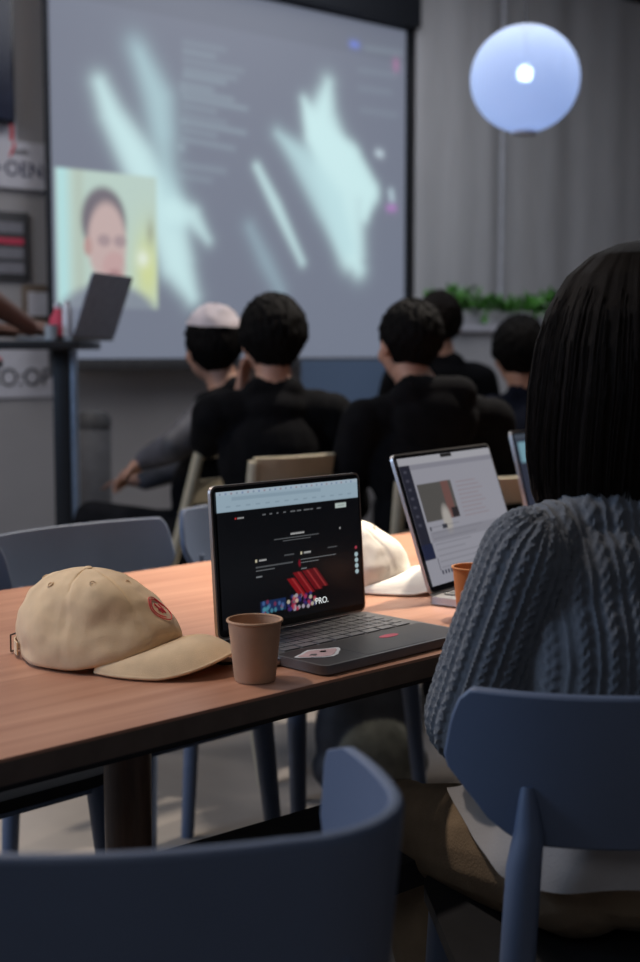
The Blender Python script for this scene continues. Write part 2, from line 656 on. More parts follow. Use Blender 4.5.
scr = bpy.data.objects.new('projection_screen', None)
C.objects.link(scr)
scr.location = ((SX0 + SX1) / 2, SY, SZ0)
tag(scr, 'large pull-down projection screen showing white brush strokes and a video call window', 'projection screen')
M_proj = attr_screen('projected_picture', .92, .9, .12)
picture_grid('screen_surface', SW, SH, 420, 330, paint_projection, M_proj, scr, z=SH / 2)
quick_box('screen_backing', M_dark_trim, scr, (0, .006, SH / 2 + .06), (SW + .05, .008, SH + .16))
quick_box('bottom_bar', M_frame, scr, (0, 0, -.03), (SW + .05, .035, .045), .008)
quick_box('side_border', M_dark_trim, scr, (SW / 2 + .017, -.002, SH / 2), (.032, .01, SH + .02))
quick_box('housing', M_dark_trim, scr, (0, .0, SH + .12), (SW + .12, .12, .22), .02)

# ---------------------------------------------------------------- curtain
cx0 = SX1 + .06
cl = MB()


def curt(u, v):
    x = cx0 + u * 4.2
    f = .009 * math.sin(x * 8 + math.sin(x * 3.1) * 1.5) * (.6 + .4 * v) + .0025 * math.sin(x * 23 + 1)
    return Vector((x, f, .04 + v * 3.2))


cl.sheet(lambda u, v: curt(u, v), 420, 10, .004)
o = cl.build('curtain', M_curtain)
o.location = (0, WY - .12, 0)
tag(o, 'pale grey floor-length curtain hanging right of the projection screen', 'curtain')
px_ = ray(502, 200, WY - .22)
t = bpy.data.objects.new('curtain_pole', None)
o = MB()
o.tube([(0, 0, 0.0), (0, 0, 3.28)], .014, 12)
o = o.build('curtain_pole', mat('pole_white', (.40, .41, .45), .6))
o.location = (px_.x, WY - .22, 0)
tag(o, 'slim pale upright pole in front of the grey curtain, below the globe lamp', 'pole')

# ---------------------------------------------------------------- globe lamp
gY = 5.3
gX, gY, gz = at(525, 79, 5.3)
gR = 53 / FOC * gY
lampo = thing('pendant_lamp', 'round ribbed white paper globe lamp hanging in front of the curtain', 'pendant lamp', gX, gY, gz)
g = MB()
prof = []
for k in range(61):
    a = -PI / 2 + .22 + (PI - .44) * k / 60
    rr = gR * (1 + .006 * math.cos(k * PI))
    prof.append((rr * math.cos(a), gR * .965 * math.sin(a)))
g.lathe(prof, 56, cap=False)
M_shade = bpy.data.materials.new('lamp_paper')
M_shade.use_nodes = True
nt = M_shade.node_tree
nt.nodes.clear()
out = nt.nodes.new('ShaderNodeOutputMaterial')
mx = nt.nodes.new('ShaderNodeMixShader')
mx.inputs[0].default_value = .22
tr = nt.nodes.new('ShaderNodeBsdfTransparent')
tr.inputs[0].default_value = (.8, .88, 1, 1)
ad = nt.nodes.new('ShaderNodeAddShader')
df = nt.nodes.new('ShaderNodeBsdfDiffuse')
df.inputs[0].default_value = (.6, .66, .75, 1)
em = nt.nodes.new('ShaderNodeEmission')
em.inputs[0].default_value = (.33, .47, .86, 1)
em.inputs[1].default_value = .62
wv = nt.nodes.new('ShaderNodeTexWave')
wv.inputs['Scale'].default_value = 26
tcc = nt.nodes.new('ShaderNodeTexCoord')
mrr = nt.nodes.new('ShaderNodeMapRange')
mrr.inputs['To Min'].default_value = .50
mrr.inputs['To Max'].default_value = .64
nt.links.new(tcc.outputs['Object'], wv.inputs[0])
nt.links.new(wv.outputs['Fac'], mrr.inputs[0])
nt.links.new(mrr.outputs[0], em.inputs[1])
nt.links.new(df.outputs[0], ad.inputs[0])
nt.links.new(em.outputs[0], ad.inputs[1])
nt.links.new(ad.outputs[0], mx.inputs[1])
nt.links.new(tr.outputs[0], mx.inputs[2])
nt.links.new(mx.outputs[0], out.inputs[0])
g.build('lamp_shade', M_shade, lampo)
g = MB()
g.lathe([(gR * .21, -gR * .93), (gR * .24, -gR * .96), (gR * .24, -gR * 1.0), (gR * .19, -gR * 1.01)], 32)
g.build('bottom_ring', M_paper, lampo)
g = MB()
g.lathe([(.003, -.032), (.018, -.027), (.028, -.016), (.032, 0), (.028, .016), (.018, .027), (.010, .032)], 20, c=(0, 0, .02))
g.build('bulb', emit('bulb_glow', (.75, .88, 1), 9), lampo)
g = MB()
g.tube([(0, 0, .1), (0, 0, H - gz - .03)], .004, 8)
g.build('cord', M_frame, lampo)
g = MB()
g.lathe([(.05, 0), (.05, .02), (.01, .03)], 24, c=(0, 0, H - gz - .03))
g.build('ceiling_rose', M_paper, lampo)
lampo.location = W(gX, gY, gz)

# ---------------------------------------------------------------- planter on a low partition
pt = thing('low_partition', 'white waist-high partition block under the green planter', 'partition', 1.05, 6.57, 0, math.degrees(-YAW))
quick_box('body', M_white_wall, pt, (0, 0, .625), (1.5, .25, 1.25), .01)
quick_box('top_board', M_paper, pt, (0, 0, 1.265), (1.54, .29, .03), .005)
pl = thing('planter_box', 'long trough planter with bushy bright green foliage behind the audience', 'planter', 1.05, 6.57, 1.281, math.degrees(-YAW))
quick_box('trough', M_white_wall, pl, (0, 0, .035), (1.4, .18, .07), .01)
lf = MB()
for k in range(1500):
    x = rnd.uniform(-.7, .7)
    y = rnd.gauss(0, .06)
    hh = .05 + .06 * (1 + math.sin(x * 9)) * .5
    z = .05 + rnd.random() * hh
    s_ = rnd.uniform(.018, .04)
    d = Vector((rnd.gauss(0, 1), rnd.gauss(0, 1), rnd.gauss(.4, .6))).normalized()
    q = d.cross(Vector((0, 0, 1))).normalized() if abs(d.z) < .99 else Vector((1, 0, 0))
    p = Vector((x, y, z))
    lf.add([p, p + d * s_ + q * s_ * .45, p + d * s_ * 2, p + d * s_ - q * s_ * .45], [(0, 1, 2, 3)])
tag(lf.build('foliage', M_leaf, pl, smooth=False))

# ---------------------------------------------------------------- things on the wall, left
FY = WY - .006


def wall_thing(name, label, cat, px, py, group=None):
    p = ray(px, py, WY)
    o = bpy.data.objects.new(name, None)
    C.objects.link(o)
    o.location = (p.x, WY, p.z)
    return tag(o, label, cat, group)


S = 1 / 238.0      # metres per pixel here, upright
SXX = 1 / 195.0    # along the wall a pixel spans more


def span(x0, x1):
    return ray(x1, 200, WY).x - ray(x0, 200, WY).x


t = wall_thing('wall_sign', 'white sign board with dark blue lettering left of the projection screen', 'sign', 12, 165)
w_ = span(-26, 50)
a = MB()
a.prism(rrect(w_, .19, .03), 0, .02)
ob = a.build('board', M_paper, t)
ob.rotation_euler = (PI / 2, 0, 0)
text('lettering', 'DO·OEN', M_ink, t, (-.035, -.0215, -.02), (PI / 2, 0, 0), .085)
text('small_lettering', 'studio', M_ink_black, t, (.03, -.0215, .055), (PI / 2, 0, 0), .03)
a = MB()
a.tube([(-.02, -.0215, .03), (.0, -.0215, .075), (.0, -.0215, .09)], .004, 6)
a.build('red_mark', M_red, t)
t = wall_thing('paper_notice', 'pale paper notice with a red mark above the lettered sign', 'notice', -2, 132)
quick_box('sheet', M_paper, t, (0, -.004, 0), (span(-22, 14), .004, .14))
quick_box('red_stripe', M_red, t, (span(-2, 11), -.0065, -.0), (.016, .001, .09))
t = wall_thing('framed_poster', 'dark framed poster with pale cards and a red stripe on the wall', 'poster', 6, 246)
w_ = span(-16, 28)
quick_box('frame', M_frame, t, (0, -.008, 0), (w_, .016, .28), .004)
for k, (zc, mm) in enumerate(((.075, M_paper_grey), (.02, M_sticker_red), (-.03, M_paper_grey), (-.09, M_paper_grey))):
    quick_box('card', mm, t, (.0, -.0175, zc), (w_ * .72, .003, .045 if k != 1 else .025))
t = wall_thing('framed_picture', 'small wood-framed picture low on the wall beside the screen', 'picture', 36, 303)
quick_box('frame', M_frame_wood, t, (0, -.008, 0), (span(22, 50), .016, .15), .004)
quick_box('print', M_paper, t, (0, -.0175, -.005), (span(26, 46), .003, .10))
t = wall_thing('painted_banner', 'white banner with black and red brush lettering under the presenter desk', 'banner', 20, 371)
w_ = span(-25, 59)
quick_box('cloth', M_paper, t, (0, -.005, 0), (w_, .008, .22))
o = text('lettering', 'CO:OP!', M_ink_black, t, (.0, -.0105, -.03), (PI / 2, 0, 0), .105)
a = MB()
a.lathe([(.02, 0), (.02, .002)], 16)
o = a.build('red_dot', M_red, t)
o.rotation_euler = (PI / 2, 0, 0)
o.location = (-w_ * .28, -.010, .04)
t = wall_thing('wall_monitor', 'black wall monitor at the upper left corner beside the screen', 'monitor', -30, 50)
w_ = span(-68, 8)
quick_box('monitor_body', M_bezel, t, (0, -.03, 0), (w_, .05, .56), .008)
quick_box('display', mat('navy_display', (.02, .025, .05), .2), t, (0, -.057, 0), (w_ - .03, .003, .53))
quick_box('wall_bracket', M_black_metal, t, (0, -.004, 0), (.1, .01, .1))

# grey upper wall panel (darker strip above the signs)
# ---------------------------------------------------------------- presenter's standing desk and its things
DY = 4.5
dX = (68 - 320) / FOC * DY
desk = thing('standing_desk', 'black standing desk on a single post at the far left', 'desk', dX - .22, DY, 0, 0)
quick_box('desktop', M_black_metal, desk, (.0, 0, 1.185), (.60, .42, .028), .006)
quick_box('post', M_black_metal, desk, (.205, 0, .6), (.055, .08, 1.15), .004)
quick_box('post_edge', M_steel_blue, desk, (.242, 0, .6), (.018, .06, 1.14), .003)
quick_box('foot', M_black_metal, desk, (.1, 0, .02), (.5, .5, .04), .01)
a = MB()
a.tube([(.0, -.2, 1.15), (-.03, -.205, 1.13), (.05, -.2, 1.125)], .012, 8)
a.build('clamp', M_black_metal, desk)


def display_pane(parent, w, h, fn, strength, nx=260, ny=170, yf=-.0012):
    m = attr_screen('display_picture', strength, .22, .01)
    return picture_grid('display', w, h, nx, ny, fn, m, parent, 0, y0=yf)


def laptop(label, X, Y, z, deg, w, d, lean, body, rim, fn=None, strength=1, wide=.006, dark_palm=None, closed_back_logo=False):
    t = thing('laptop', label, 'laptop', X, Y, z, deg)
    a = MB()
    a.prism(rrect(w, d, .012), .001, .0135)
    a.build('base', body, t)
    a = MB()
    for r_ in range(6):
        n_ = 14 if r_ < 5 else 8
        kw = w * .86 / n_
        for c_ in range(n_):
            a.box((-w * .43 + kw * (c_ + .5), d * .40 - r_ * d * .082, .0145), (kw * .86, d * .068, .0016))
    a.build('keyboard', M_key_lit if dark_palm else M_key, t)
    a = MB()
    a.prism(rrect(w * .42, d * .36, .006, cy=-d * .29), .0136, .0139)
    a.build('trackpad', dark_palm or body, t)
    if dark_palm:
        a = MB()
        a.prism(rrect(w * .97, d * .42, .008, cy=-d * .27), .0132, .01365)
        a.build('palm_rest', dark_palm, t)
    lid = MB()
    # lid built upright in its own frame, then leaned
    lid_t = bpy.data.meshes.new('lid')
    a = MB()
    poly = rrect(w, d, .011)
    a.prism([(x, y + d / 2) for x, y in poly], -.003, .003)
    ob = a.build('lid', rim, t)
    ob.location = (0, d / 2 - .004, .015)
    ob.rotation_euler = (PI / 2 - math.radians(lean), 0, 0)
    # lid frame: its local z points to the user's side (-y world) after rotation
    a = MB()
    a.prism([(x, y + d / 2) for x, y in rrect(w - .006, d - .006, .009)], .0031, .0036)
    bz = a.build('bezel', M_bezel, ob)
    if fn is not None:
        sw, sh = w - .016, d - .022
        dp = display_pane(ob, sw, sh, fn, strength)
        dp.rotation_euler = (-PI / 2, 0, 0)
        dp.location = (0, d / 2 + .002, .0042)
        dp.data.transform(Matrix.Rotation(0, 4, 'X'))
    a = MB()
    a.tube([(-w * .38, d / 2 - .006, .010), (w * .38, d / 2 - .006, .010)], .0045, 10)
    a.build('hinge', M_bezel, t)
    return t, ob


# ---------------------------------------------------------------- tables
def seg_dir(deg):
    a = math.radians(deg)
    return Vector((math.sin(a), math.cos(a)))


ud = Vector((.718, .696))                  # along the table, away to the right
vd = Vector((-.696, .718))                 # across the table
N0 = Vector((-.331, 1.381))                # a point of the near edge
TD = .88


def table(label, s0, s1, k0, k1, legs):
    """s0/s1: extent along the near edge; k0/k1: how far the ends shift across the width"""
    t = thing('long_table', label, 'table', *(N0 + ud * ((s0 + s1) / 2) + vd * TD / 2), 0, math.degrees(math.atan2(ud.y, ud.x)), 'wood-topped tables pushed together')
    hs = (s1 - s0) / 2
    P = [(-hs, -TD / 2), (hs, -TD / 2), (hs + k1, TD / 2), (-hs + k0, TD / 2)]
    rr_ = []
    for i in range(4):
        p = Vector(P[i])
        a_ = (Vector(P[i - 1]) - p).normalized()
        b_ = (Vector(P[(i + 1) % 4]) - p).normalized()
        for k in range(5):
            q = k / 4
            rr_.append(tuple(p + a_ * .018 * (1 - q) ** 2 + b_ * .018 * q * q))
    a = MB()
    a.prism(rr_, TZ - .004, TZ)
    a.build('tabletop', M_wood, t)
    a = MB()
    a.prism(rr_, TZ - .03, TZ - .004)
    a.build('edge_core', M_edge, t)
    a = MB()
    a.box((0, -TD / 2 + .09, TZ - .048), (2 * hs - .2, .025, .035))
    a.box((0, TD / 2 - .09, TZ - .048), (2 * hs - .2, .025, .035))
    a.build('apron', M_black_metal, t)
    for (lx, ly) in legs:
        a = MB()
        a.tube([(lx, ly, TZ - .03), (lx, ly, .0)], [.031, .026], 20)
        a.build('leg', M_leg_brown, t)
    return t


table('wood-topped table in front, carrying the beige cap, black laptop and paper cup', -1.1, 1.20, 0, -.19, [(-.95, -.36), (-1.06 + .12, .34), (.205, -.30), (.95, -.34), (-.2, .36)])
table('second wood-topped table pushed end to end behind the first, under the white-screen laptop', 1.205, 3.1, -.19, 0, [(.1, .36), (.85, -.36), (.85, .36)])

# ---------------------------------------------------------------- blue chairs
def blue_chair(label, X, Y, deg, curl=.06, rim=.80, half=.235, place='back', group='blue moulded chairs'):
    """X,Y = middle of the backrest's rim"""
    f = Vector((-math.sin(math.radians(deg)), math.cos(math.radians(deg))))
    o = Vector((X, Y)) + f * .23
    t = thing('chair', label, 'chair', o.x, o.y, 0, deg, group)

    def plan(s):
        # s in [-1,1] arc parameter of the curved back
        a = abs(s)
        sg = 1 if s >= 0 else -1
        if curl < .1:
            return Vector((s * half, -.23 + curl * a ** 2.4))
        # tub back: gently bowed middle, round corner, straight wing
        b1, b2 = .50, .80
        r_ = .10
        if a < b1:
            q = a / b1
            return Vector((sg * q * (half - r_ + .01), -.23 + .012 * q * q))
        if a < b2:
            q = (a - b1) / (b2 - b1) * PI / 2
            return Vector((sg * (half - r_ + .01 + r_ * math.sin(q)), -.218 + r_ * (1 - math.cos(q))))
        q = (a - b2) / (1 - b2)
        return Vector((sg * (half + .01 - .03 * q * q), -.218 + r_ + q * (curl - r_)))

    def P(u, v):
        # v 0 bottom .. 1 top
        z = rim - .18 + .18 * v
        hw = np.interp(v, [0, .12, .5, .8, .94, 1], [.66, .80, 1, .965, .93, .885])
        s = (u * 2 - 1) * hw
        if curl >= .1:
            s = (u * 2 - 1) * np.interp(v, [0, .12, .5, .9, .97, 1], [.9, .94, 1.0, 1.0, .985, .95])
        p = plan(s)
        back = 1 - .04 * (1 - v)
        return Vector((p.x * back, p.y + .03 * (1 - v), z))
    a = MB()
    a.sheet(P, 49, 14, .013)
    ob = a.build('backrest', M_blue, t)
    bv = ob.modifiers.new('round', 'BEVEL')
    bv.width = .004
    bv.segments = 2
    bv.limit_method = 'ANGLE'
    # seat
    a = MB()
    a.prism([(x, y) for x, y in rrect(.44, .42, .07)], .425, .445)
    ob = a.build('seat', M_seat_black, t)
    for sx in (-1, 1):
        xb = .62 * half if curl < .1 else .62 * half
        a = MB()
        a.tube([(sx * .185, -.215, 0), (sx * .175, -.195, .42), (sx * .165, -.192, .60), (sx * .16, -.192, .64), (sx * .16, -.185, .69)], [.016, .0205, .020, .017, .008], 14, sx=1)
        a.build('leg', M_blue, t)
        a = MB()
        a.tube([(sx * .21, .20, 0), (sx * .185, .165, .425)], [.014, .023], 14)
        a.build('leg', M_blue, t)
    a = MB()
    for (p, q) in (((-.185, -.18), (-.185, .165)), ((.185, -.18), (.185, .165)), ((-.185, .165), (.185, .165)), ((-.185, -.18), (.185, -.18))):
        a.tube([(p[0], p[1], .41), (q[0], q[1], .41)], .012, 8)
    a.build('seat_frame', M_blue, t)
    return t


blue_chair('empty blue tub-backed chair nearest the viewer at the lower left', -.134, .957, 8, curl=.27, half=.205)
blue_chair('blue chair the woman in the knitted sweater sits on', .393, 1.405, 5, curl=.08, half=.25)
blue_chair('empty blue chair across the table, behind the beige cap', -.53, 2.83, -135, curl=.05)
blue_chair('empty blue chair across the table, half hidden by the black laptop', -.20, 3.27, -135, curl=.05)
blue_chair('empty blue chair across the table, cut by the left picture edge', -.80, 2.43, -135, curl=.05)

bn = thing('bench', 'low black bench tucked under the near edge of the table', 'bench', -.075, 1.80, 0, 40.6)
a = MB()
a.prism(rrect(.56, .26, .03), .42, .46)
a.build('seat', M_seat_black, bn)
for sx in (-1, 1):
    for sy in (-1, 1):
        a = MB()
        a.tube([(sx * .25, sy * .10, 0), (sx * .24, sy * .09, .41)], .012, 10)
        a.build('leg', M_black_metal, bn)

# ---------------------------------------------------------------- cream chairs of the audience
def cream_chair(label, X, Y, deg, rim=.88, rec=0.0):
    f = Vector((-math.sin(math.radians(deg)), math.cos(math.radians(deg))))
    o = Vector((X, Y)) + f * .24
    t = thing('chair', label, 'chair', o.x, o.y, 0, deg, 'cream audience chairs')
    a = MB()

    def P(u, v):
        x = (u * 2 - 1) * .215
        return Vector((x, -.25 - rec + .05 * (abs(u * 2 - 1)) ** 2.5 + .01 * (1 - v), rim - .07 + .07 * v))
    a.sheet(P, 25, 5, .018)
    a.build('top_rail', M_cream, t)
    a = MB()
    a.sheet(lambda u, v: P(u, v) + Vector((0, .02 + rec * .3, -.14)), 25, 4, .014)
    a.build('lower_rail', M_cream, t)
    for sx in (-1, 1):
        a = MB()
        a.tube([(sx * .215, -.20 - rec, rim - .01), (sx * .215, -.165 - rec * .35, .62), (sx * .21, -.13, .44), (sx * .22, -.23, 0)], [.017, .018, .018, .013], 12)
        a.build('leg', M_cream, t)
        a = MB()
        a.tube([(sx * .20, .18, .43), (sx * .215, .22, 0)], [.017, .013], 12)
        a.build('leg', M_cream, t)
    a = MB()
    a.prism(rrect(.43, .40, .06), .425, .446)
    a.build('seat', M_cream, t)
    return t


# ---------------------------------------------------------------- people
def ellipsoid(bm, c, r, rot=None, seg=20):
    m = Matrix.Translation(c) @ (rot.to_4x4() if rot else Matrix()) @ Matrix.Diagonal((*r, 1))
    bmesh.ops.create_uvsphere(bm, u_segments=seg, v_segments=seg // 2 + 2, radius=1, matrix=m)


def capsule(bm, a, b, ra, rb, n=18):
    a, b = Vector(a), Vector(b)
    d = b - a
    L_ = max(d.length, 1e-5)
    t = d / L_
    q = Vector((0, 0, 1)).rotation_difference(t).to_matrix()
    rings = []
    for k in range(1, 6):
        an = -PI / 2 + k / 6 * PI / 2
        rings.append((math.cos(an) * ra, math.sin(an) * ra))
    rings.append((ra, 0))
    rings.append((rb, L_))
    for k in range(1, 6):
        an = k / 6 * PI / 2
        rings.append((math.cos(an) * rb, L_ + math.sin(an) * rb))
    vs = [[bm.verts.new(a + q @ Vector((r * math.cos(2 * PI * j / n), r * math.sin(2 * PI * j / n), h))) for j in range(n)] for r, h in rings]
    lo = bm.verts.new(a - t * ra)
    hi = bm.verts.new(b + t * rb)
    for i in range(len(rings) - 1):
        for j in range(n):
            j2 = (j + 1) % n
            bm.faces.new((vs[i][j], vs[i][j2], vs[i + 1][j2], vs[i + 1][j]))
    for j in range(n):
        j2 = (j + 1) % n
        bm.faces.new((lo, vs[0][j2], vs[0][j]))
        bm.faces.new((hi, vs[-1][j], vs[-1][j2]))


class Body:
    def __init__(s):
        s.bm = bmesh.new()
        s.sh = []          # (kind, data, material index, tag)

    def e(s, c, r, mi, tg='', rot=None):
        ellipsoid(s.bm, Vector(c), r, rot)
        s.sh.append(('e', (np.array(c, float), np.array(r, float), np.array(rot.inverted() if rot else Matrix.Identity(3))), mi, tg))

    def c(s, a, b, ra, rb, mi, tg=''):
        capsule(s.bm, a, b, ra, rb)
        s.sh.append(('c', (np.array(a, float), np.array(b, float), ra, rb), mi, tg))

    def path(s, pts, rs, mi, tg=''):
        for i in range(len(pts) - 1):
            s.c(pts[i], pts[i + 1], rs[i], rs[i + 1], mi, tg)

    def dist(s, P):
        D = []
        for k, d, mi, tg in s.sh:
            if k == 'e':
                c, r, R_ = d
                q = (P - c) @ R_.T
                D.append((np.linalg.norm(q / r, axis=1) - 1) * r.min())
            else:
                a, b, ra, rb = d
                ab = b - a
                t = np.clip(((P - a) @ ab) / (ab @ ab + 1e-12), 0, 1)
                D.append(np.linalg.norm(P - a - t[:, None] * ab, axis=1) - (ra + (rb - ra) * t))
        return np.array(D)

    def mesh(s, name, voxel, smooth=6):
        me = bpy.data.meshes.new(name + '_raw')
        bmesh.ops.recalc_face_normals(s.bm, faces=s.bm.faces)
        s.bm.to_mesh(me)
        s.bm.free()
        o = bpy.data.objects.new(name + '_raw', me)
        C.objects.link(o)
        r = o.modifiers.new('r', 'REMESH')
        r.mode = 'VOXEL'
        r.voxel_size = voxel
        m = o.modifiers.new('s', 'SMOOTH')
        m.iterations = smooth
        m.factor = .5
        dg = bpy.context.evaluated_depsgraph_get()
        me2 = bpy.data.meshes.new_from_object(o.evaluated_get(dg))
        bpy.data.objects.remove(o)
        n = len(me2.polygons)
        P = np.zeros(n * 3)
        me2.polygons.foreach_get('center', P)
        D = s.dist(P.reshape(-1, 3))
        mi = np.array([x[2] for x in s.sh])[D.argmin(0)]
        me2.materials.clear()
        me2.polygons.foreach_set('material_index', mi.astype(np.int32))
        me2.name = name
        return me2


def hand(B, wrist, d, nrm, mi, side=1, curl=.5, s=1.0):
    """five-fingered hand: d = direction of the fingers, nrm = palm's facing normal"""
    w = Vector(wrist)
    d = Vector(d).normalized()
    nrm = Vector(nrm)
    nrm = (nrm - d * nrm.dot(d)).normalized()
    x = d.cross(nrm) * side               # towards the thumb
    B.c(w, w + d * .045 * s, .024 * s, .024 * s, mi, 'hand')
    for o in (-.026, -.009, .009, .026):
        B.c(w + d * .02 * s + x * o * .7 * s, w + d * .083 * s + x * o * s, .013 * s, .011 * s, mi, 'hand')
    for k, (o, L_) in enumerate(((.029, .068), (.010, .078), (-.010, .073), (-.029, .056))):
        p = w + d * .085 * s + x * o * s
        d1 = (d + nrm * curl * .5 + x * o * 3).normalized()
        d2 = (d + nrm * curl * 1.5 + x * o * 3).normalized()
        p1 = p + d1 * L_ * .5 * s
        p2 = p1 + d2 * L_ * .5 * s
        B.c(p, p1, .0085 * s, .008 * s, mi, 'hand')
        B.c(p1, p2, .008 * s, .0065 * s, mi, 'hand')
    t0 = w + d * .022 * s + x * .022 * s
    t1 = t0 + (d * .6 + x * .8 + nrm * .3).normalized() * .042 * s
    t2 = t1 + (d * .95 + x * .25 + nrm * .3).normalized() * .035 * s
    B.c(t0, t1, .013 * s, .010 * s, mi, 'hand')
    B.c(t1, t2, .010 * s, .0075 * s, mi, 'hand')


def head_shapes(B, hc, yaw, mi, pitch=0, s=1.0):
    R_ = Matrix.Rotation(math.radians(yaw), 3, 'Z') @ Matrix.Rotation(math.radians(pitch), 3, 'X')
    g = lambda x, y, z: Vector(hc) + R_ @ Vector((x * s, y * s, z * s))
    B.e(g(0, -.012, .025), (.074 * s, .094 * s, .088 * s), mi, 'head', R_)
    B.e(g(0, .022, -.030), (.060 * s, .070 * s, .078 * s), mi, 'head', R_)
    B.e(g(0, .055, -.082), (.028 * s, .026 * s, .022 * s), mi, 'head', R_)
    B.c(g(0, .088, .008), g(0, .104, -.024), .009 * s, .013 * s, mi, 'head')
    for sx in (-1, 1):
        B.e(g(sx * .077, -.005, -.008), (.010 * s, .020 * s, .032 * s), mi, 'head', R_)
        B.e(g(sx * .040, .062, -.030), (.024 * s, .022 * s, .026 * s), mi, 'head', R_)
        B.c(g(sx * .018, .083, .030), g(sx * .048, .070, .028), .008 * s, .007 * s, mi, 'head')
    return g, R_


def face_parts(g, R_, root, s=1.0):
    for sx in (-1, 1):
        e = bmesh.new()
        ellipsoid(e, g(sx * .031, .077, .008), (.012 * s, .008 * s, .0075 * s), R_, 12)
        me = bpy.data.meshes.new('eye')
        e.to_mesh(me)
        e.free()
        link('eye', me, M_eye, root)
    e = bmesh.new()
    ellipsoid(e, g(0, .090, -.052), (.022 * s, .008 * s, .007 * s), R_, 12)
    me = bpy.data.meshes.new('mouth')
    e.to_mesh(me)
    e.free()
    link('mouth', me, M_lips, root)


def short_hair(g, R_, root, m, vol=1.0, low=-.055, front=.045, seed=0):
    nu, nv = 120, 56
    vs = []
    keep = {}
    for j in range(nv):
        ph = PI * (j / (nv - 1))
        for i in range(nu):
            th = 2 * PI * i / nu
            d = Vector((math.cos(th) * math.sin(ph), math.sin(th) * math.sin(ph), math.cos(ph)))
            tuft = .006 * noise.noise(Vector((d.x * 9 + seed, d.y * 9, d.z * 4))) + .004 * noise.noise(Vector((math.cos(th) * 22 + seed, math.sin(th) * 22, d.z * 5)))
            r = Vector((.087 * vol + tuft, .108 * vol + tuft, .103 * vol + tuft))
            p = Vector((d.x * r.x, -.018 + d.y * r.y, .025 + d.z * r.z))
            if p.z < 0:
                f = 1 - .9 * min(1, -p.z / .2)
                p.x *= f ** .6
                p.y = p.y * f ** .4
            zlim = low if p.y < -.02 else (low * .35 if p.y < .02 else front)
            zlim += .008 * noise.noise(Vector((th * 6, seed, 0)))
            keep[(j, i)] = p.z > zlim
            vs.append(g(p.x, p.y, p.z))
    fs = []
    for j in range(nv - 1):
        for i in range(nu):
            i2 = (i + 1) % nu
            if keep[(j, i)] and keep[(j, i2)]:
                fs.append((j * nu + i, (j + 1) * nu + i, (j + 1) * nu + i2, j * nu + i2))
    a = MB()
    a.add(vs, fs)
    ob = a.build('hair', m, root)
    sm = ob.modifiers.new('t', 'SOLIDIFY')
    sm.thickness = .012
    sm.offset = -1
    return ob


def seated(label, X, Y, deg, top=(.0, .0), mats=None, head_yaw=0, head_pitch=0, lean=.05, dz=0, hair=M_hair, vol=1.0, low=-.055,
           arms=None, legs=None, voxel=.007, bulk=1.0, extras=None, hood=False, hscale=1.0, seatz=.46, sleeve=0):
    root = thing('person', label, 'person', X, Y, 0, deg)
    B = Body()
    top_m, leg_m, skin_m, shoe_m = 0, 1, 2, 3
    hz = seatz + .08
    B.e((0, -.01, hz + .03), (.175 * bulk, .13, .11), leg_m)
    B.e((0, lean * .3, hz + .16), (.155 * bulk, .115, .15), top_m)
    B.e((0, lean * .7, hz + .31), (.178 * bulk, .122, .17), top_m)
    sz = hz + .43 + dz
    B.c((-.13, lean, sz), (.13, lean, sz), .068, .068, top_m)
    B.e((0, lean - .01, sz + .01), (.12, .085, .065), top_m)
    nk = (0, lean + .0, sz + .045)
    hc = (top[0], lean + .035 + top[1], sz + .205)
    B.c(nk, (hc[0], hc[1] - .03, hc[2] - .08), .056, .052, skin_m)
    if hood:
        B.c((-.07, lean - .06, sz + .07), (.07, lean - .06, sz + .07), .05, .05, top_m)
        B.c((-.09, lean - .03, sz + .05), (-.06, lean + .06, sz + .03), .04, .035, top_m)
        B.c((.09, lean - .03, sz + .05), (.06, lean + .06, sz + .03), .04, .035, top_m)
        B.e((0, lean - .075, sz - .005), (.12, .06, .10), top_m)
    else:
        B.c((-.05, lean - .02, sz + .06), (.05, lean - .02, sz + .06), .042, .042, top_m)
    for sx in (-1, 1):
        sh = Vector((sx * .185 * bulk, lean, sz - .01))
        if arms and sx in arms:
            el, wr, hd, hn = [Vector(q) for q in arms[sx]]
        else:
            el, wr, hd, hn = Vector((sx * .25, lean + .06, hz + .16)), Vector((sx * .15, lean + .30, hz + .10)), Vector((-sx * .3, 1, -.1)), Vector((0, 0, -1))
        B.path([sh, (sh + el) / 2, el], [.068, .06, .053], sleeve)
        B.path([el, (el + wr) / 2, wr], [.052, .046, .036], sleeve)
        hand(B, wr, hd, hn, skin_m, side=-sx, curl=.5)
        if legs and sx in legs:
            kn, an, ft = [Vector(q) for q in legs[sx]]
        else:
            kn, an, ft = Vector((sx * .15, .42, hz - .01)), Vector((sx * .15, .42, .10)), Vector((0, 1, 0))
        hip = Vector((sx * .09, .0, hz))
        B.path([hip, (hip + kn) / 2, kn], [.095, .082, .063], leg_m)
        B.path([kn, kn.lerp(an, .4), an], [.062, .056, .042], leg_m)
        ft = ft.normalized()
        B.path([an - ft * .04 + Vector((0, 0, -.055)), an + ft * .08 + Vector((0, 0, -.06)), an + ft * .18 + Vector((0, 0, -.068))], [.042, .040, .03], shoe_m)
    g, R_ = head_shapes(B, hc, head_yaw, skin_m, head_pitch, hscale)
    if extras:
        extras(B, g, lean, sz)
    me = B.mesh('body', voxel)
    bo = link('body', me, mats, root, smooth=True)
    face_parts(g, R_, root, hscale)
    if hair is not None:
        short_hair(g, R_, root, hair, vol, low, seed=X * 10)
    return root, g, B, bo


TSM = [M_black_cloth, M_dark_trouser, M_skin, M_shoe]

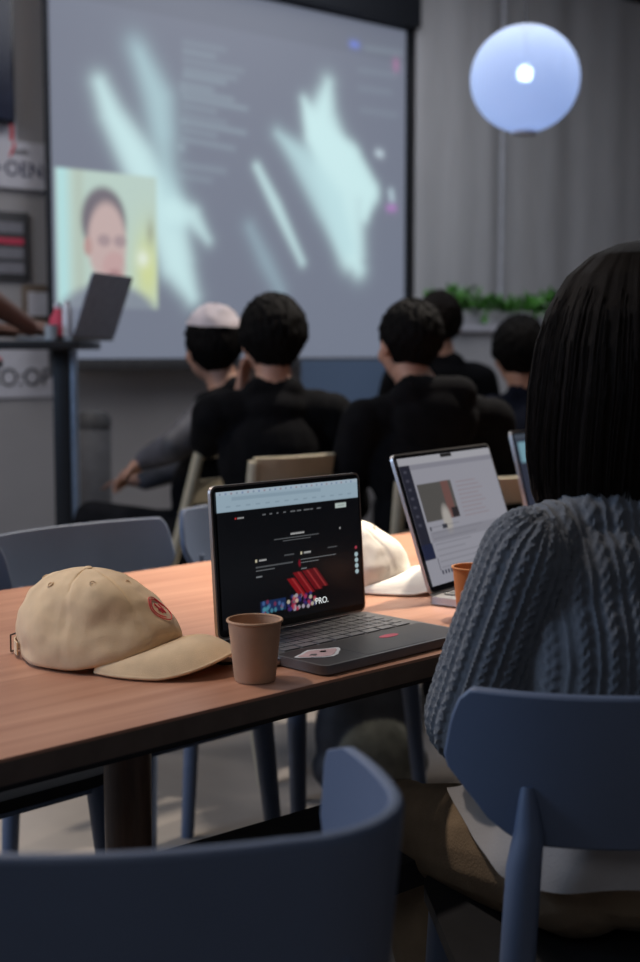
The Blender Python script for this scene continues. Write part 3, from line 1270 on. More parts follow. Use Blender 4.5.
# man with the hand at his chin
seated('person in a black top seated in the audience resting a hand at the chin', -.135, 3.93, 8, mats=TSM, dz=.018, hscale=1.05, lean=.02, bulk=.95, vol=1.10,
       low=-.075, head_yaw=6, head_pitch=-3,
       arms={-1: ((-.19, .18, .89), (-.085, .13, 1.02), (.1, .1, 1), (.6, -.3, .2))})
cream_chair('cream open-backed chair under the person with hand at chin', .0, 3.66, 48, .885)

# hooded man
seated('broad person in a black hooded top, seated second from the right in the audience', .303, 3.73, 12, mats=[M_black_cloth, M_dark_trouser, M_skin, M_shoe],
       dz=.01, hscale=1.0, lean=.0, bulk=1.0, hood=True, vol=1.0, low=-.06, top=(-.05, 0), head_yaw=12, hair=M_hair, head_pitch=0)
cream_chair('cream open-backed chair under the person in the black hooded top', .43, 3.55, 18, .83)

# person in the grey jacket looking left
def wrap(B, g, lean, sz):
    pass


r_, g_, B_, bo_ = seated('person in a grey and black jacket with a pale headscarf, reclining sideways in a chair', -.41, 4.42, 75,
                         mats=[M_black_cloth, M_dark_trouser, M_skin, M_shoe, M_grey_jacket],
                         dz=.0, lean=-.11, bulk=.95, low=-.12, vol=1.06, head_yaw=-45, head_pitch=4, top=(0, .02), hood=True, sleeve=4,
                         arms={-1: ((-.25, -.02, .87), (-.17, .11, .82), (.1, 1, -.7), (0, 0, -1)), 1: ((.25, .02, .80), (.14, .24, .72), (-.3, 1, 0), (0, 0, -1))},
                         legs={-1: ((-.10, .33, .61), (.02, .52, .30), (0, 1, -.2)), 1: ((.11, .34, .55), (.12, .38, .10), (0, 1, 0))})
a = MB()
vs_, fs_ = [], []
nu, nv = 40, 14
for j in range(nv):
    ph = j / (nv - 1) * 1.15
    for i in range(nu):
        th = 2 * PI * i / nu
        k_ = .008 * noise.noise(Vector((math.cos(th) * 3, math.sin(th) * 3, ph * 3)))
        vs_.append(g_((.097 + k_) * math.sin(ph) * math.cos(th), -.02 + (.118 + k_) * math.sin(ph) * math.sin(th), .03 + (.116 + k_) * math.cos(ph)))
for j in range(nv - 1):
    for i in range(nu):
        i2 = (i + 1) % nu
        fs_.append((j * nu + i, (j + 1) * nu + i, (j + 1) * nu + i2, j * nu + i2))
a.add(vs_, fs_)
a.build('headscarf', mat('pale_scarf', (.50, .44, .46), .8, var=.25, vscale=12), r_)
# black waistcoat panel over the back of the jacket
cream_chair('cream open-backed chair under the person in the grey jacket', -.31, 4.27, 72, .91, .06)

# two further people
seated('person with long dark brown hair, just behind the hooded person', .46, 5.05, 5, mats=[M_black_cloth, M_dark_trouser, M_skin, M_shoe], dz=.09, hair=M_hair_brown, vol=1.03, low=-.13, bulk=.85, voxel=.009)
cream_chair('cream open-backed chair under the long-haired person', .47, 4.74, 5, .86)
seated('person in a navy top with bushy black hair at the right of the audience', .735, 4.6, 10, mats=[M_navy_cloth, M_dark_trouser, M_skin, M_shoe], dz=-.02, hair=M_hair, vol=1.10, low=-.09, bulk=.9, voxel=.009, top=(-.03, 0))
cream_chair('cream open-backed chair under the person in the navy top', .78, 4.28, 10, .86)


# presenter, mostly outside the picture
def standing(label, X, Y, deg, mats, hand_to):
    root = thing('person', label, 'person', X, Y, 0, deg)
    B = Body()
    B.e((0, 0, .95), (.16, .12, .12), 1)
    B.e((0, .02, 1.10), (.15, .115, .15), 0)
    B.e((0, .03, 1.28), (.18, .125, .18), 0)
    B.c((-.13, .03, 1.43), (.13, .03, 1.43), .068, .068, 0)
    B.c((0, .03, 1.46), (0, .05, 1.56), .058, .055, 2)
    for sx in (-1, 1):
        hip = Vector((sx * .09, 0, .92))
        kn = Vector((sx * .11, .03, .50))
        an = Vector((sx * .12, .0, .10))
        B.path([hip, kn, an], [.095, .062, .045], 1)
        B.path([an + Vector((0, -.04, -.055)), an + Vector((0, .16, -.068))], [.042, .03], 3)
        sh = Vector((sx * .185, .03, 1.42))
        el, wr, hd, hn = [Vector(q) for q in hand_to[sx]]
        B.path([sh, (sh + el) / 2], [.068, .06], 0)
        B.path([(sh + el) / 2, el], [.05, .046], 2)
        B.path([el, (el + wr) / 2, wr], [.045, .042, .028], 2)
        hand(B, wr, hd, hn, 2, side=-sx, curl=.4)
    g, R_ = head_shapes(B, (0, .07, 1.66), 0, 2, -8)
    me = B.mesh('body', .008)
    link('body', me, mats, root)
    face_parts(g, R_, root)
    short_hair(g, R_, root, M_hair, 1.0, -.05, seed=5)
    return root


standing('standing presenter at the left picture edge, bare forearm resting on the desk', -1.42, 4.42, -65,
         [M_black_cloth, M_dark_trouser, M_skin_dark, M_shoe],
         {1: ((.22, .18, 1.40), (.14, .44, 1.245), (-.1, 1, -.1), (0, 0, -1)), -1: ((-.27, .12, 1.28), (-.12, .38, 1.24), (.2, 1, -.1), (0, 0, -1))})

# ---------------------------------------------------------------- the woman in the knitted sweater
wX, wY, wdeg = .408, 1.66, 17
wom = thing('person', 'woman seen from behind in a blue-grey cable-knit sweater with long dark hair', 'person', wX, wY, 0, wdeg)
B = Body()
ws = .82
# sweater = 0, khaki trousers = 1, skin = 2, shoes = 3
B.e((0, -.03, .56), (.175, .13, .11), 1, 'leg')
B.e((0, -.02, .66), (.175, .135, .13), 0, 'torso')
B.e((0, -.01, .80), (.175, .13, .16), 0, 'torso')
B.e((0, .0, .885), (.170, .115, .11), 0, 'torso')
B.c((-.125, .0, .93), (.125, .0, .93), .056, .056, 0, 'torso')
B.e((0, .0, .965), (.13, .085, .065), 0, 'torso')
B.c((0, .01, .98), (0, .03, 1.08), .048, .046, 2, 'neck')
eL = Vector((-.197, .07, .705))
eR = Vector((.22, .13, .77))
for sx, el, wr in ((-1, eL, Vector((.0, .36, .81))), (1, eR, Vector((.13, .38, .80)))):
    sh = Vector((sx * .155, .0, .915))
    B.path([sh, sh.lerp(el, .5), el], [.064, .066, .064], 0, 'armL' if sx < 0 else 'armR')
    B.path([el, el.lerp(wr, .5) + Vector((0, 0, .02)), wr], [.060, .046, .036], 0, 'foreL' if sx < 0 else 'foreR')
    hand(B, wr + Vector((0, .02, 0)), (-.1 * sx, 1, -.05), (0, 0, -1), 2, side=-sx, curl=.5, s=.92)
    kn = Vector((sx * .16 - (.02 if sx < 0 else 0), .37, .455))
    hip = Vector((sx * .10, -.02, .535))
    B.path([hip, (hip + kn) / 2, kn], [.092, .080, .062], 1, 'leg')
    an = Vector((sx * .13, .24, .10))
    B.path([kn, kn.lerp(an, .4), an], [.068, .062, .05], 1, 'leg')
    B.path([an + Vector((0, -.04, -.055)), an + Vector((0, .16, -.068))], [.042, .03], 3, 'shoe')
HC = (0.0, .045, 1.155)
g, R_ = head_shapes(B, HC, 4, 2, -10, .97)
me = B.mesh('body', .0034, 5)
# cable knit relief
n = len(me.vertices)
co = np.zeros(n * 3)
me.vertices.foreach_get('co', co)
co = co.reshape(-1, 3)
nr = np.zeros(n * 3)
me.vertices.foreach_get('normal', nr)
nr = nr.reshape(-1, 3)
D = B.dist(co)
best = D.argmin(0)
mi = np.array([x[2] for x in B.sh])[best]
tg = np.array([x[3] for x in B.sh])
U_ = co[:, 0].copy()
V_ = co[:, 2].copy()


def axis_uv(a, b, sel):
    a, b = np.array(a), np.array(b)
    ax = (b - a) / np.linalg.norm(b - a)
    q = co[sel] - a
    v = q @ ax
    pr = q - v[:, None] * ax
    e1 = np.cross(ax, [0, 0, 1.0])
    e1 /= np.linalg.norm(e1)
    e2 = np.cross(ax, e1)
    ang = np.arctan2(pr @ e2, pr @ e1)
    U_[sel] = ang * .062
    V_[sel] = v


for nm, a_, b_ in (('armL', (-.155, 0, .915), eL), ('armR', (.155, 0, .915), eR), ('foreL', eL, (.0, .36, .81)), ('foreR', eR, (.13, .38, .80))):
    axis_uv(a_, b_, np.isin(best, np.where(tg == nm)[0]))
per = .0275
ph = (U_ / per) % 1.0
cab = ph < .56
x = (ph / .56) * 2 - 1                       # -1..1 inside the cable
w1 = .42 * np.sin(2 * PI * V_ / .030)
s1 = np.clip(1 - np.abs((x - w1) / .5) ** 2, 0, 1)
s2 = np.clip(1 - np.abs((x + w1) / .5) ** 2, 0, 1)
over = np.cos(2 * PI * V_ / .030) > 0
hgt = np.maximum(np.where(over, s1, s1 * .7), np.where(over, s2 * .7, s2))
y = (ph - .56) / .44 * 2 - 1
rib = np.clip(1 - (y / .45) ** 2, 0, 1) * .75
h_ = np.where(cab, hgt, rib)
amp = np.where(mi == 0, .0042, 0.0)
co2 = co + nr * (h_ * amp)[:, None]
me.vertices.foreach_set('co', co2.ravel())
me.update()
link('body', me, [M_sweater, M_khaki, M_skin, M_shoe], wom)
face_parts(g, R_, wom, .97)
# hair: long bob, a lofted shell with strand grooves
zz = [1.306, 1.301, 1.288, 1.262, 1.22, 1.178, 1.12, 1.065, 1.03, .99, .955]
rr = [.006, .030, .060, .090, .114, .127, .135, .137, .135, .129, .115]
nz, na = 70, 220
vs_, fs_ = [], []
for j in range(nz):
    q = j / (nz - 1)
    for i in range(na):
        th = 2 * PI * i / na
        jag = .03 * noise.noise(Vector((math.cos(th) * 9, math.sin(th) * 9, 7))) + .012 * noise.noise(Vector((th * 30, 0, 2)))
        z = 1.306 + (.998 + jag * 1.3 - .02 * max(0, -math.cos(th)) - 1.306) * q
        r = np.interp(-z, [-k for k in zz], rr)
        gr = .0014 * noise.noise(Vector((math.cos(th) * 26, math.sin(th) * 26, z * 3))) + .004 * noise.noise(Vector((math.cos(th) * 6, math.sin(th) * 6, z * 2)))
        r = r + gr * min(1, q * 6)
        yy = math.sin(th)
        ry = r * (.98 if yy < 0 else .93)
        back = .02 * max(0, (1.12 - z) / .15) if yy < 0 else 0
        vs_.append((math.cos(th) * r, .03 + yy * ry + back, z))
for j in range(nz - 1):
    for i in range(na):
        i2 = (i + 1) % na
        th = 2 * PI * i / na
        z = vs_[j * na + i][2]
        if math.sin(th) > .78 and z < 1.21:
            continue                       # open at the face
        fs_.append((j * na + i, (j + 1) * na + i, (j + 1) * na + i2, j * na + i2))
a = MB()
a.add(vs_, fs_)
a.add([vs_[i] for i in range(na)] + [(0, .03, 1.3065)], [(i, (i + 1) % na, na) for i in range(na)])
ho = a.build('hair', M_hair_brown, wom)
sm = ho.modifiers.new('t', 'SOLIDIFY')
sm.thickness = .012
sm.offset = -1
st = MB()
for k in range(420):
    th = rnd.uniform(PI * .78, PI * 2.22)
    zs = rnd.uniform(1.12, 1.25)
    ze = rnd.uniform(.965, 1.015)
    pts = []
    off = rnd.uniform(.0, .004)
    wob = rnd.uniform(-.02, .02)
    for q in range(9):
        z = zs + (ze - zs) * q / 8
        r = np.interp(-z, [-k2 for k2 in zz], rr) + off - .001
        t_ = th + wob * q / 8
        ry = r * (.98 if math.sin(t_) < 0 else .93)
        back = .02 * max(0, (1.12 - z) / .15) if math.sin(t_) < 0 else 0
        pts.append((math.cos(t_) * r, .03 + math.sin(t_) * ry + back, z))
    st.tube(pts, [.0008] * 8 + [.0002], 4)
st.build('loose_strands', M_hair_brown, ho)

# white shirt tail spilling below the sweater
a = MB()


top_px = [(474, 778, 1.70), (484, 800, 1.66), (500, 822, 1.60), (530, 800, 1.53), (580, 780, 1.49), (640, 780, 1.48), (720, 780, 1.52), (760, 760, 1.60)]
low_px = [(447, 788, 1.70), (462, 818, 1.64), (482, 850, 1.57), (508, 880, 1.52), (560, 892, 1.475), (640, 890, 1.465), (725, 885, 1.50), (790, 860, 1.58)]
rot_ = Matrix.Rotation(-RZ(wdeg), 4, 'Z')
tl_ = [rot_ @ (W(*at(*q)) - W(wX, wY, 0)) for q in top_px]
ll_ = [rot_ @ (W(*at(*q)) - W(wX, wY, 0)) for q in low_px]


def along(P, u):
    x = u * (len(P) - 1)
    i = min(int(x), len(P) - 2)
    f = x - i
    p0, p1, p2, p3 = P[max(i - 1, 0)], P[i], P[i + 1], P[min(i + 2, len(P) - 1)]
    return .5 * (2 * p1 + (p2 - p0) * f + (2 * p0 - 5 * p1 + 4 * p2 - p3) * f * f + (3 * p1 - p0 - 3 * p2 + p3) * f ** 3)


def tail(u, v):
    p = along(tl_, u).lerp(along(ll_, u), v)
    return p + Vector((0, -.006 * math.sin(v * PI) - .004 * math.sin(u * 31 + v * 3), 0))


a.sheet(tail, 70, 12, .003)
a.build('shirt_tail', M_shirt, wom)
# rolled hem of the sweater and collar
a = MB()
a.tube([(.075 * math.cos(k * PI / 12), .005 + .062 * math.sin(k * PI / 12), 1.0 + .008 * math.sin(k * PI / 12)) for k in range(25)], .011, 10, cap=False)
a.build('collar', M_sweater, wom)

# ---------------------------------------------------------------- caps
def cap(label, X, Y, z, deg, mt, logo=True, scale=1.0, tilt=0, seed=1):
    t = thing('baseball_cap', label, 'cap', X, Y, z, deg)
    sx_, sy_, sz_ = .087 * scale, .113 * scale, .117 * scale
    nu, nv = 120, 40

    def surf(th, ph, k=1.0):
        # th: 0 = right, 90 = front(+y); ph: 0 = rim .. 90 = top
        c_ = math.cos(ph) ** (.95 + .04 * max(0, math.sin(th)))
        s_ = math.sin(ph)
        x = sx_ * c_ * math.cos(th) * k
        y = sy_ * c_ * math.sin(th) * k
        fr = max(0, math.sin(th))
        bk = max(0, -math.sin(th))
        y -= .018 * scale * s_                     # crown slumps backwards
        z_ = sz_ * s_ * (1 + .0 * fr)
        z_ += .030 * scale * fr ** 1.5 * (1 - s_) + .003
        y += .010 * scale * bk * math.sin(ph * 2) * -1
        # six panels
        seam = abs(((th / (PI / 3) + .5) % 1.0) - .5)
        dent = .0016 * math.exp(-(seam / .025) ** 2) * (0 if ph < .12 else 1)
        wr = .006 * noise.noise(Vector((x * 15 + seed, y * 15, z_ * 22))) + .0016 * noise.noise(Vector((x * 50, y * 50 + seed, z_ * 50)))
        wr *= (1.3 if ph < 1.2 else .5)
        n_ = Vector((math.cos(th) * math.cos(ph), math.sin(th) * math.cos(ph), math.sin(ph)))
        return Vector((x, y, z_)) + n_ * (wr - dent)
    vs_, fs_ = [], []
    for j in range(nv):
        ph = PI / 2 * j / (nv - 1) * .995
        for i in range(nu):
            vs_.append(surf(2 * PI * i / nu, ph))
    for j in range(nv - 1):
        for i in range(nu):
            th = 2 * PI * (i + .5) / nu
            ph = PI / 2 * j / (nv - 1)
            dx_ = (th - 1.5 * PI) / .42
            if dx_ * dx_ + (ph / .38) ** 2 < 1:
                continue                                   # adjuster opening at the back
            i2 = (i + 1) % nu
            fs_.append((j * nu + i, j * nu + i2, (j + 1) * nu + i2, (j + 1) * nu + i))
    fs_.append(tuple((nv - 1) * nu + i for i in range(nu)))
    a = MB()
    a.add(vs_, fs_)
    ob = a.build('crown', mt, t)
    so = ob.modifiers.new('t', 'SOLIDIFY')
    so.thickness = .0016
    so.offset = -1
    # brim
    a = MB()

    def brim(u, v):
        th = math.radians(22 + 136 * u)
        base = Vector((sx_ * 1.0 * math.cos(th), sy_ * .985 * math.sin(th), 0))
        w_ = math.sin((u) * PI) ** .5
        ext = .084 * scale * w_
        out = Vector((math.cos(th) * .40, 1.0, 0))
        p = base + out * ext * v
        ap = abs(p.x) / (sx_)
        z0 = .003 + .030 * scale * max(0, math.sin(th)) ** 1.5
        z1 = .024 * scale - .024 * scale * min(1.15, ap) ** 1.7
        p.z = z0 * (1 - v) + max(.003, z1) * v + .012 * math.sin(v * PI) * math.sin(u * PI)
        return p
    a.sheet(brim, 61, 16, .0032)
    a.build('brim', mt, t)
    a = MB()
    pts = [brim(k / 60, 1) for k in range(61)]
    a.tube(pts, .0022, 8)
    a.build('brim_edge', mt, t)
    # button, eyelets, strap
    tp = surf(0, PI / 2 * .99)
    a = MB()
    a.lathe([(.001, .005), (.004, .0046), (.0065, .003), (.0075, 0)], 16, c=(tp.x * 0, -.018 * scale, sz_ + .001))
    a.build('top_button', mt, t)
    for k in range(6):
        a = MB()
        th = PI / 3 * k + PI / 6
        p = surf(th, 1.02)
        n_ = Vector((math.cos(th) * .6, math.sin(th) * .6, .7)).normalized()
        q = n_.to_track_quat('Z', 'Y').to_matrix()
        ring = [p + q @ Vector((.0042 * math.cos(2 * PI * i / 12), .0042 * math.sin(2 * PI * i / 12), .0006)) for i in range(13)]
        a.tube(ring, .0009, 6, cap=False)
        a.build('eyelet', mt, t)
    a = MB()

    def strap(u, v):
        th = math.radians(270 - 30 + 60 * u)
        return Vector((sx_ * 1.02 * math.cos(th), sy_ * 1.04 * math.sin(th) - .012 * math.sin(u * PI), .004 + .018 * v))
    a.sheet(strap, 16, 3, .002)
    st_ = a.build('strap', mt, t)
    a = MB()
    cy = -sy_ * 1.04 - .017
    for (p, q) in (((-.002, .0), (.020, 0)), ((.020, 0), (.020, .024)), ((.020, .024), (-.002, .024)), ((-.002, .024), (-.002, 0))):
        a.tube([(p[0], cy + .003, p[1] + .001), (q[0], cy + .003, q[1] + .001)], .0012, 6)
    a.build('buckle', M_brass, st_)
    if logo:
        a = MB()

        def on(u, v):                              # sticker coordinates on the front panel
            th = PI / 2 + u
            p = surf(th, .50 + v)
            n_ = Vector((math.cos(th) * .8, math.sin(th) * .8, .35)).normalized()
            return p + n_ * .0014
        for k in range(2):
            R0 = .19 - .035 * k
            a.tube([on(R0 * 1.15 * math.cos(q * 2 * PI / 26), R0 * math.sin(q * 2 * PI / 26)) for q in range(27 if k == 0 else 19)], .0007, 6, cap=False)
        for z_ in ((-.07, .07, .02, -.09), (.02, -.09, .08, .06), (-.09, -.02, .07, -.02), (-.03, .09, -.05, -.08)):
            a.tube([on(z_[0], z_[1]), on((z_[0] + z_[2]) / 2, (z_[1] + z_[3]) / 2 + .01), on(z_[2], z_[3])], .0008, 6)
        a.build('logo', M_red, t)
    return t


cap('beige baseball cap with a red embroidered logo, at the left of the table', -.306, 1.835, TZ + .0015, -113, M_cap, True, 1.05)
cap('overlit cream baseball cap lying behind the black laptop', .055, 2.42, TZ + .0015, -105, M_cap_white, False, 1.0, seed=9)


# ---------------------------------------------------------------- paper cups
def cup(label, X, Y, m, r=.035, h=.079):
    t = thing('paper_cup', label, 'cup', X, Y, TZ + .001, 0, None)
    a = MB()
    rb = r * .76
    a.lathe([(rb - .003, .004), (rb - .002, 0), (rb, 0), (rb + .0006, .003), (r, h), (r - .001, h), (rb - .0012, .006)], 56, cap=False)
    a.lathe([(.0005, .006), (rb - .001, .006)], 56, cap=False)
    a.build('wall', m, t)
    a = MB()
    a.tube([((r + .0005) * math.cos(k * PI / 28), (r + .0005) * math.sin(k * PI / 28), h) for k in range(57)], .0019, 8, cap=False)
    a.build('rolled_rim', m, t)
    return t


cup('brown kraft paper cup in front of the black laptop', -.085, 1.715, M_kraft)
cup('orange-brown paper cup half hidden behind the sweater sleeve', .250, 2.14, M_kraft_orange)

# ---------------------------------------------------------------- laptops
def paint_site(U, V):
    W_, H_ = 1.0, .66
    img = np.ones(U.shape + (3,)) * lin(9, 11, 15)
    img = blend(img, rect_mask(U, V, 0, .0, 1, .150, .006), lin(172, 196, 212))
    img = blend(img, rect_mask(U, V, 0, .0, 1, .028, .006) * .5, lin(200, 215, 230))
    r2 = random.Random(4)
    for k in range(26):
        u = .02 + k * .037
        img = blend(img, rect_mask(U, V, u, .012, u + .012, .026, .004) * .5, [lin(90, 110, 150), lin(60, 90, 170), lin(150, 80, 90)][k % 3])
    img = blend(img, rect_mask(U, V, .10, .046, .72, .072, .006) * .35, lin(120, 145, 165))
    for k in range(14):
        u = .06 + k * .066
        img = blend(img, rect_mask(U, V, u, .108, u + .03, .118, .004) * .4, lin(110, 130, 150))

    def bar(u0, v0, w, k=.6, hh=.007, c=(190, 195, 200)):
        nonlocal img
        m = rect_mask(U, V, u0, v0, u0 + w, v0 + hh, .004)
        wob = .6 + .4 * np.sin(U * 900)
        img = blend(img, m * k * wob, lin(*c))
    img = blend(img, rect_mask(U, V, .115, .197, .125, .21, .004), lin(215, 60, 60))
    bar(.13, .197, .045, .8, .012, (220, 220, 220))
    for k, w in enumerate((.022, .018, .014, .018, .035, .03, .042, .02, .03)):
        bar(.30 + k * .048, .195, w, .6, .008)
    img = blend(img, rect_mask(U, V, .822, .178, .905, .215, .005), lin(205, 220, 215))
    bar(.84, .193, .05, .7, .008, (60, 70, 80))
    bar(.485, .362, .10, .95, .014, (235, 235, 235))
    bar(.37, .392, .32, .45, .006)
    bar(.43, .412, .20, .4, .006)
    for (u0, v0) in ((.235, .525), (.55, .515)):
        img = blend(img, rect_mask(U, V, u0, v0, u0 + .012, v0 + .02, .004), lin(230, 220, 190))
        bar(u0 + .025, v0 + .003, .05, .95, .014, (235, 235, 235))
        bar(u0 + .20, v0 - .005, .07, .4, .007)
        bar(u0, v0 + .055, .26, .6, .006)
        bar(u0, v0 + .080, .13, .6, .006)
        bar(u0, v0 + .125, .04, .8, .009)
    # red ribbon folds
    for k, (u0, v0, w) in enumerate(((.47, .70, .055), (.515, .66, .06), (.58, .655, .055), (.63, .65, .055))):
        for q in range(1):
            t = (V - v0)
            m = np.clip((t) / .01, 0, 1) * np.clip((v0 + .16 + .02 * k % .03 - V) / .01, 0, 1)
            c_ = u0 + t * .55
            m = m * np.clip((w / 2 - np.abs(U - c_)) / .006 + .5, 0, 1)
            img = blend(img, m * .9, lin(150 - 14 * k, 18, 28))
            img = blend(img, m * np.clip(1 - np.abs(U - c_ - .008) / .01, 0, 1) * .5, lin(215, 80, 80))
    img = blend(img, np.clip(1 - np.hypot((U - .54) / .012, (V - .60) / .035) ** 2, 0, 1), lin(140, 15, 40))
    # picture strip at the foot of the page
    for k in range(60):
        u = r2.uniform(.44, .64)
        v = r2.uniform(.84, .94)
        c = r2.choice([(210, 200, 215), (200, 60, 90), (60, 60, 130), (235, 225, 200), (90, 40, 110), (20, 20, 40)])
        img = blend(img, np.clip(1.4 - np.hypot((U - u) / .012, (V - v) / .016) ** 2, 0, 1) * .7, lin(*c))
    img = blend(img, rect_mask(U, V, .255, .84, .43, .93, .01) * .6, lin(40, 66, 120))
    for k in range(18):
        u = r2.uniform(.27, .42)
        v = r2.uniform(.85, .94)
        c = r2.choice([(90, 130, 190), (150, 60, 90), (40, 60, 110), (90, 170, 190)])
        img = blend(img, np.clip(1.2 - np.hypot((U - u) / .012, (V - v) / .02) ** 2, 0, 1) * .6, lin(*c))
    for k in range(4):
        img = blend(img, np.clip(1.6 - np.hypot((U - .965) / .013, (V - (.60 + k * .045)) / .018) ** 4, 0, 1), lin(190, 215, 222))
    img = blend(img, np.clip(1.5 - np.hypot((U - .965) / .009, (V - .545) / .012) ** 2, 0, 1), lin(190, 70, 90))
    img = blend(img, np.clip(1.5 - np.hypot((U - .85) / .006, (V - .375) / .009) ** 2, 0, 1) * .7, lin(200, 200, 200))
    return img


M_scr_white = emit('screen_white_type', (.75, .8, .8), .9)
lp, lid = laptop('open black laptop showing a dark web page with red ribbons, stickers on its palm rest', 0.0375, 1.9176, TZ + .001, 45.5, .312, .221, 4.0,
                 M_alu_dark, M_edge_gold, paint_site, .62, dark_palm=mat('black_palm_rest', (.045, .042, .042), .42, .2))
text('page_lettering', 'PRO.', M_scr_white, lid, (.055, .030, .0062), (0, 0, 0), .0135, .0001)
text('page_numerals', '01', M_scr_white, lid, (-.088, .024, .0062), (0, 0, 0), .015, .0001)


def sticker(lp, cx, cy, pts, m, z=.0139, name='sticker', th=.0004):
    a = MB()
    a.prism([(cx + x, cy + y) for x, y in pts], z, z + th)
    return a.build(name, m, lp, smooth=False)


blob = [(.040 * math.cos(k * PI / 10) * (1 + .18 * math.sin(3 * k * PI / 10)), .021 * math.sin(k * PI / 10) * (1 + .2 * math.cos(4 * k * PI / 10))) for k in range(20)]
s1_ = sticker(lp, -.106, -.052, blob, M_sticker_white)
sticker(lp, -.108, -.053, [(x * .84, y * .78) for x, y in blob], M_sticker_pink, .0144, 'sticker_figure')
sticker(lp, -.098, -.050, [(x * .14, y * .16) for x, y in blob], M_hair, .0149, 'sticker_figure')
sticker(lp, -.122, -.055, [(x * .16, y * .2) for x, y in blob], M_alu_dark, .0149, 'sticker_figure')
sticker(lp, .045, -.044, [(.020 * math.cos(k * PI / 6), .008 * math.sin(k * PI / 6)) for k in range(12)], M_sticker_red)
a = MB()
a.box((-.164, .012, .0068), (.02, .012, .007), bev=.002)
a.tube([(-.174, .012, .0068), (-.192, .010, .0058), (-.212, .03, .0035), (-.215, .07, .003), (-.19, .13, .003)], .0022, 8)
a.build('plug_and_cable', M_black_metal, lp)
dg_ = thing('usb_adapter', 'small silver adapter lying at the left side of the black laptop', 'adapter', -.052, 1.80, TZ + .001, 30)
quick_box('casing', M_alu, dg_, (0, 0, .006), (.045, .016, .010), .003)
quick_box('plug', M_black_metal, dg_, (.027, 0, .006), (.010, .010, .005), .001)


def paint_mail(U, V):
    img = np.ones(U.shape + (3,)) * lin(150, 150, 160)
    img = blend(img, rect_mask(U, V, 0, 0, 1, .06, .006), lin(165, 165, 172))
    img = blend(img, rect_mask(U, V, 0, .06, .10, .80, .006), lin(32, 34, 48))
    img = blend(img, rect_mask(U, V, .0, .68, .11, .80, .006), lin(26, 34, 62))
    for k in range(7):
        img = blend(img, rect_mask(U, V, .03, .10 + k * .07, .06, .12 + k * .07, .006) * .5, lin(90, 90, 105))
    img = blend(img, rect_mask(U, V, .10, .06, 1, .10, .006) * .6, lin(120, 120, 132))
    img = blend(img, rect_mask(U, V, .12, .22, .47, .52, .006), lin(82, 80, 78))
    img = blend(img, rect_mask(U, V, .36, .22, .44, .52, .01), lin(110, 78, 74))
    img = blend(img, rect_mask(U, V, .40, .44, .47, .52, .006), lin(40, 36, 40))
    img = blend(img, np.clip(1.3 - np.hypot((U - .33) / .05, (V - .52) / .12) ** 2, 0, 1), lin(170, 165, 160))
    for k in range(9):
        img = blend(img, rect_mask(U, V, .52, .24 + k * .035, .52 + .22 + .03 * (k % 3), .25 + k * .035, .006) * .35, lin(130, 95, 95))
    for k in range(8):
        img = blend(img, rect_mask(U, V, .14, .56 + k * .045, .14 + .3 + .08 * ((k * 7) % 4), .57 + k * .045, .006) * .35, lin(90, 90, 100))
    img = blend(img, rect_mask(U, V, .12, .60, 1, .68, .01) * .45, lin(118, 118, 128))
    img = blend(img, rect_mask(U, V, .26, .555, .31, .59, .006), lin(50, 52, 62))
    img = blend(img, rect_mask(U, V, .13, .56, .145, .59, .006), lin(50, 52, 62))
    img = blend(img, rect_mask(U, V, .12, .80, .125, .90, .004), lin(40, 42, 60))
    for k in range(9):
        img = blend(img, rect_mask(U, V, .13 + k * .03, .90, .145 + k * .03, .93, .004), lin(40, 42, 60))
    img = blend(img, rect_mask(U, V, .44, 0, .56, .03, .006), lin(6, 6, 8))
    return img


laptop('open silver laptop with a pale web page, in front of the woman', .386, 2.312, TZ + .001, 55.5, .356, .248, 19,
       M_alu, M_alu, paint_mail, .80)


def paint_third(U, V):
    img = np.ones(U.shape + (3,)) * lin(45, 50, 66)
    img = blend(img, rect_mask(U, V, 0, 0, 1, .06, .01), lin(70, 78, 90))
    img = blend(img, rect_mask(U, V, .04, .10, .7, .36, .01), lin(120, 160, 175))
    for k in range(6):
        img = blend(img, rect_mask(U, V, .1, .45 + k * .07, .6, .47 + k * .07, .01) * .4, lin(110, 120, 140))
    return img


hl = Vector((.509, 3.256))
c3 = hl + Vector((.6, .8)) * .156 - Vector((-.8, .6)) * .11
laptop('silver laptop with a dark screen, farthest along the table beside the woman\'s hair', c3.x, c3.y, TZ + .001, 53.1, .312, .221, 15, M_alu, M_alu, paint_third, .8)

# presenter's laptop, seen from behind
pl_deg = math.degrees(math.atan2(.957, .29))
plx, ply = (97 - 320) / FOC * DY, DY
ll, lid3 = laptop('dark laptop standing open at the right end of the presenter desk, seen from behind', plx - .10, ply + .0, 1.2, -107, .30, .215, 20, M_alu_dark,
                  mat('slate_lid', (.26, .28, .34), .5, .1), None)

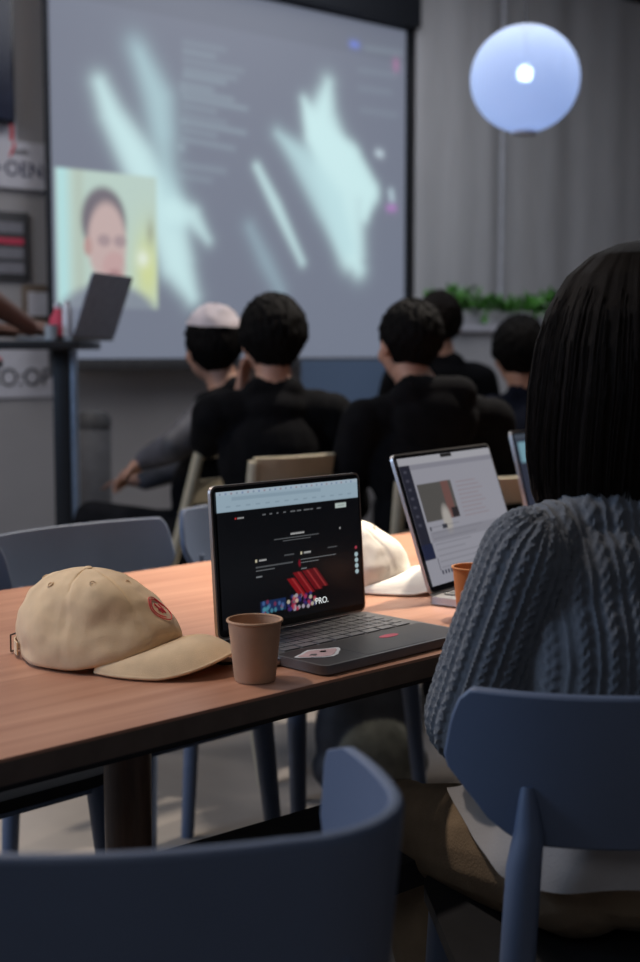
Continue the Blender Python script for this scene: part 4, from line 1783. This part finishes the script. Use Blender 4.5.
bt = thing('drink_bottle', 'small bottle with a red label on the presenter desk', 'bottle', (60 - 320) / FOC * 4.40, 4.40, 1.2, 0)
a = MB()
a.lathe([(.025, 0), (.028, .01), (.028, .07), (.014, .095), (.012, .115), (.0, .116)], 24)
a.build('bottle_body', M_sticker_red, bt)
a = MB()
a.lathe([(.013, .104), (.013, .122), (.0, .123)], 20)
a.build('bottle_cap', M_paper, bt)
bt = thing('water_bottle', 'slim white bottle standing next to the red-labelled bottle', 'bottle', (69 - 320) / FOC * 4.36, 4.36, 1.2, 0)
a = MB()
a.lathe([(.014, 0), (.016, .01), (.016, .10), (.008, .118), (.0, .119)], 24)
a.build('bottle_body', mat('white_bottle', (.6, .62, .7), .4), bt)
a = MB()
a.lathe([(.009, .116), (.009, .128), (0, .129)], 16)
a.build('bottle_cap', M_paper, bt)
gl = thing('drinking_glass', 'small clear glass at the near edge of the presenter desk', 'glass', (53 - 320) / FOC * 4.32, 4.32, 1.2, 0)
a = MB()
a.lathe([(.018, 0), (.02, .002), (.022, .05), (.020, .05), (.017, .004)], 24)
a.build('glass_body', M_glass, gl)

# bin and box beyond the desk
bi = thing('pedal_bin', 'tall grey bin against the wall right of the desk post', 'bin', (96 - 320) / FOC * 5.25, 5.2, 0, 0)
a = MB()
a.lathe([(.055, 0), (.06, .01), (.065, .86), (.06, .87)], 32)
a.build('bin_body', M_grey_plastic, bi)
a = MB()
a.lathe([(.067, .87), (.067, .90), (.05, .93), (.0, .94)], 32)
a.build('lid', mat('bin_lid_dark', (.07, .07, .075), .6), bi)

# bluish monitor between the heads
mn = thing('desk_monitor', 'blue-lit monitor on a low stand seen between two seated people', 'monitor', .095, 5.35, 0, -12)
quick_box('monitor_body', M_frame, mn, (0, 0, 1.03), (.36, .03, .22), .006)
quick_box('display', emit('blue_display', (.045, .07, .12), .45), mn, (0, -.017, 1.03), (.34, .003, .20))
quick_box('stand', M_black_metal, mn, (0, .03, .46), (.05, .04, .92), .004)
quick_box('foot', M_black_metal, mn, (0, .03, .015), (.3, .3, .03), .006)

# backpack on the floor
bp = thing('backpack', 'dark navy backpack standing on the floor beyond the table', 'backpack', .13, 3.42, 0, 15)
B = Body()
B.e((0, 0, .18), (.15, .09, .19), 0)
B.e((0, -.01, .09), (.16, .10, .09), 0)
B.e((0, -.08, .13), (.11, .05, .10), 1)
me = B.mesh('pack', .008)
link('pack', me, [M_bag, M_bag_grey], bp)
a = MB()
a.tube([(-.03, .0, .355), (-.02, 0, .40), (.02, 0, .40), (.03, 0, .355)], .008, 8)
a.build('carry_handle', M_bag, bp)
for sx in (-1, 1):
    a = MB()
    a.tube([(sx * .06, .07, .33), (sx * .09, .13, .24), (sx * .09, .12, .10), (sx * .10, .07, .05)], .012, 8)
    a.build('shoulder_strap', M_bag, bp)
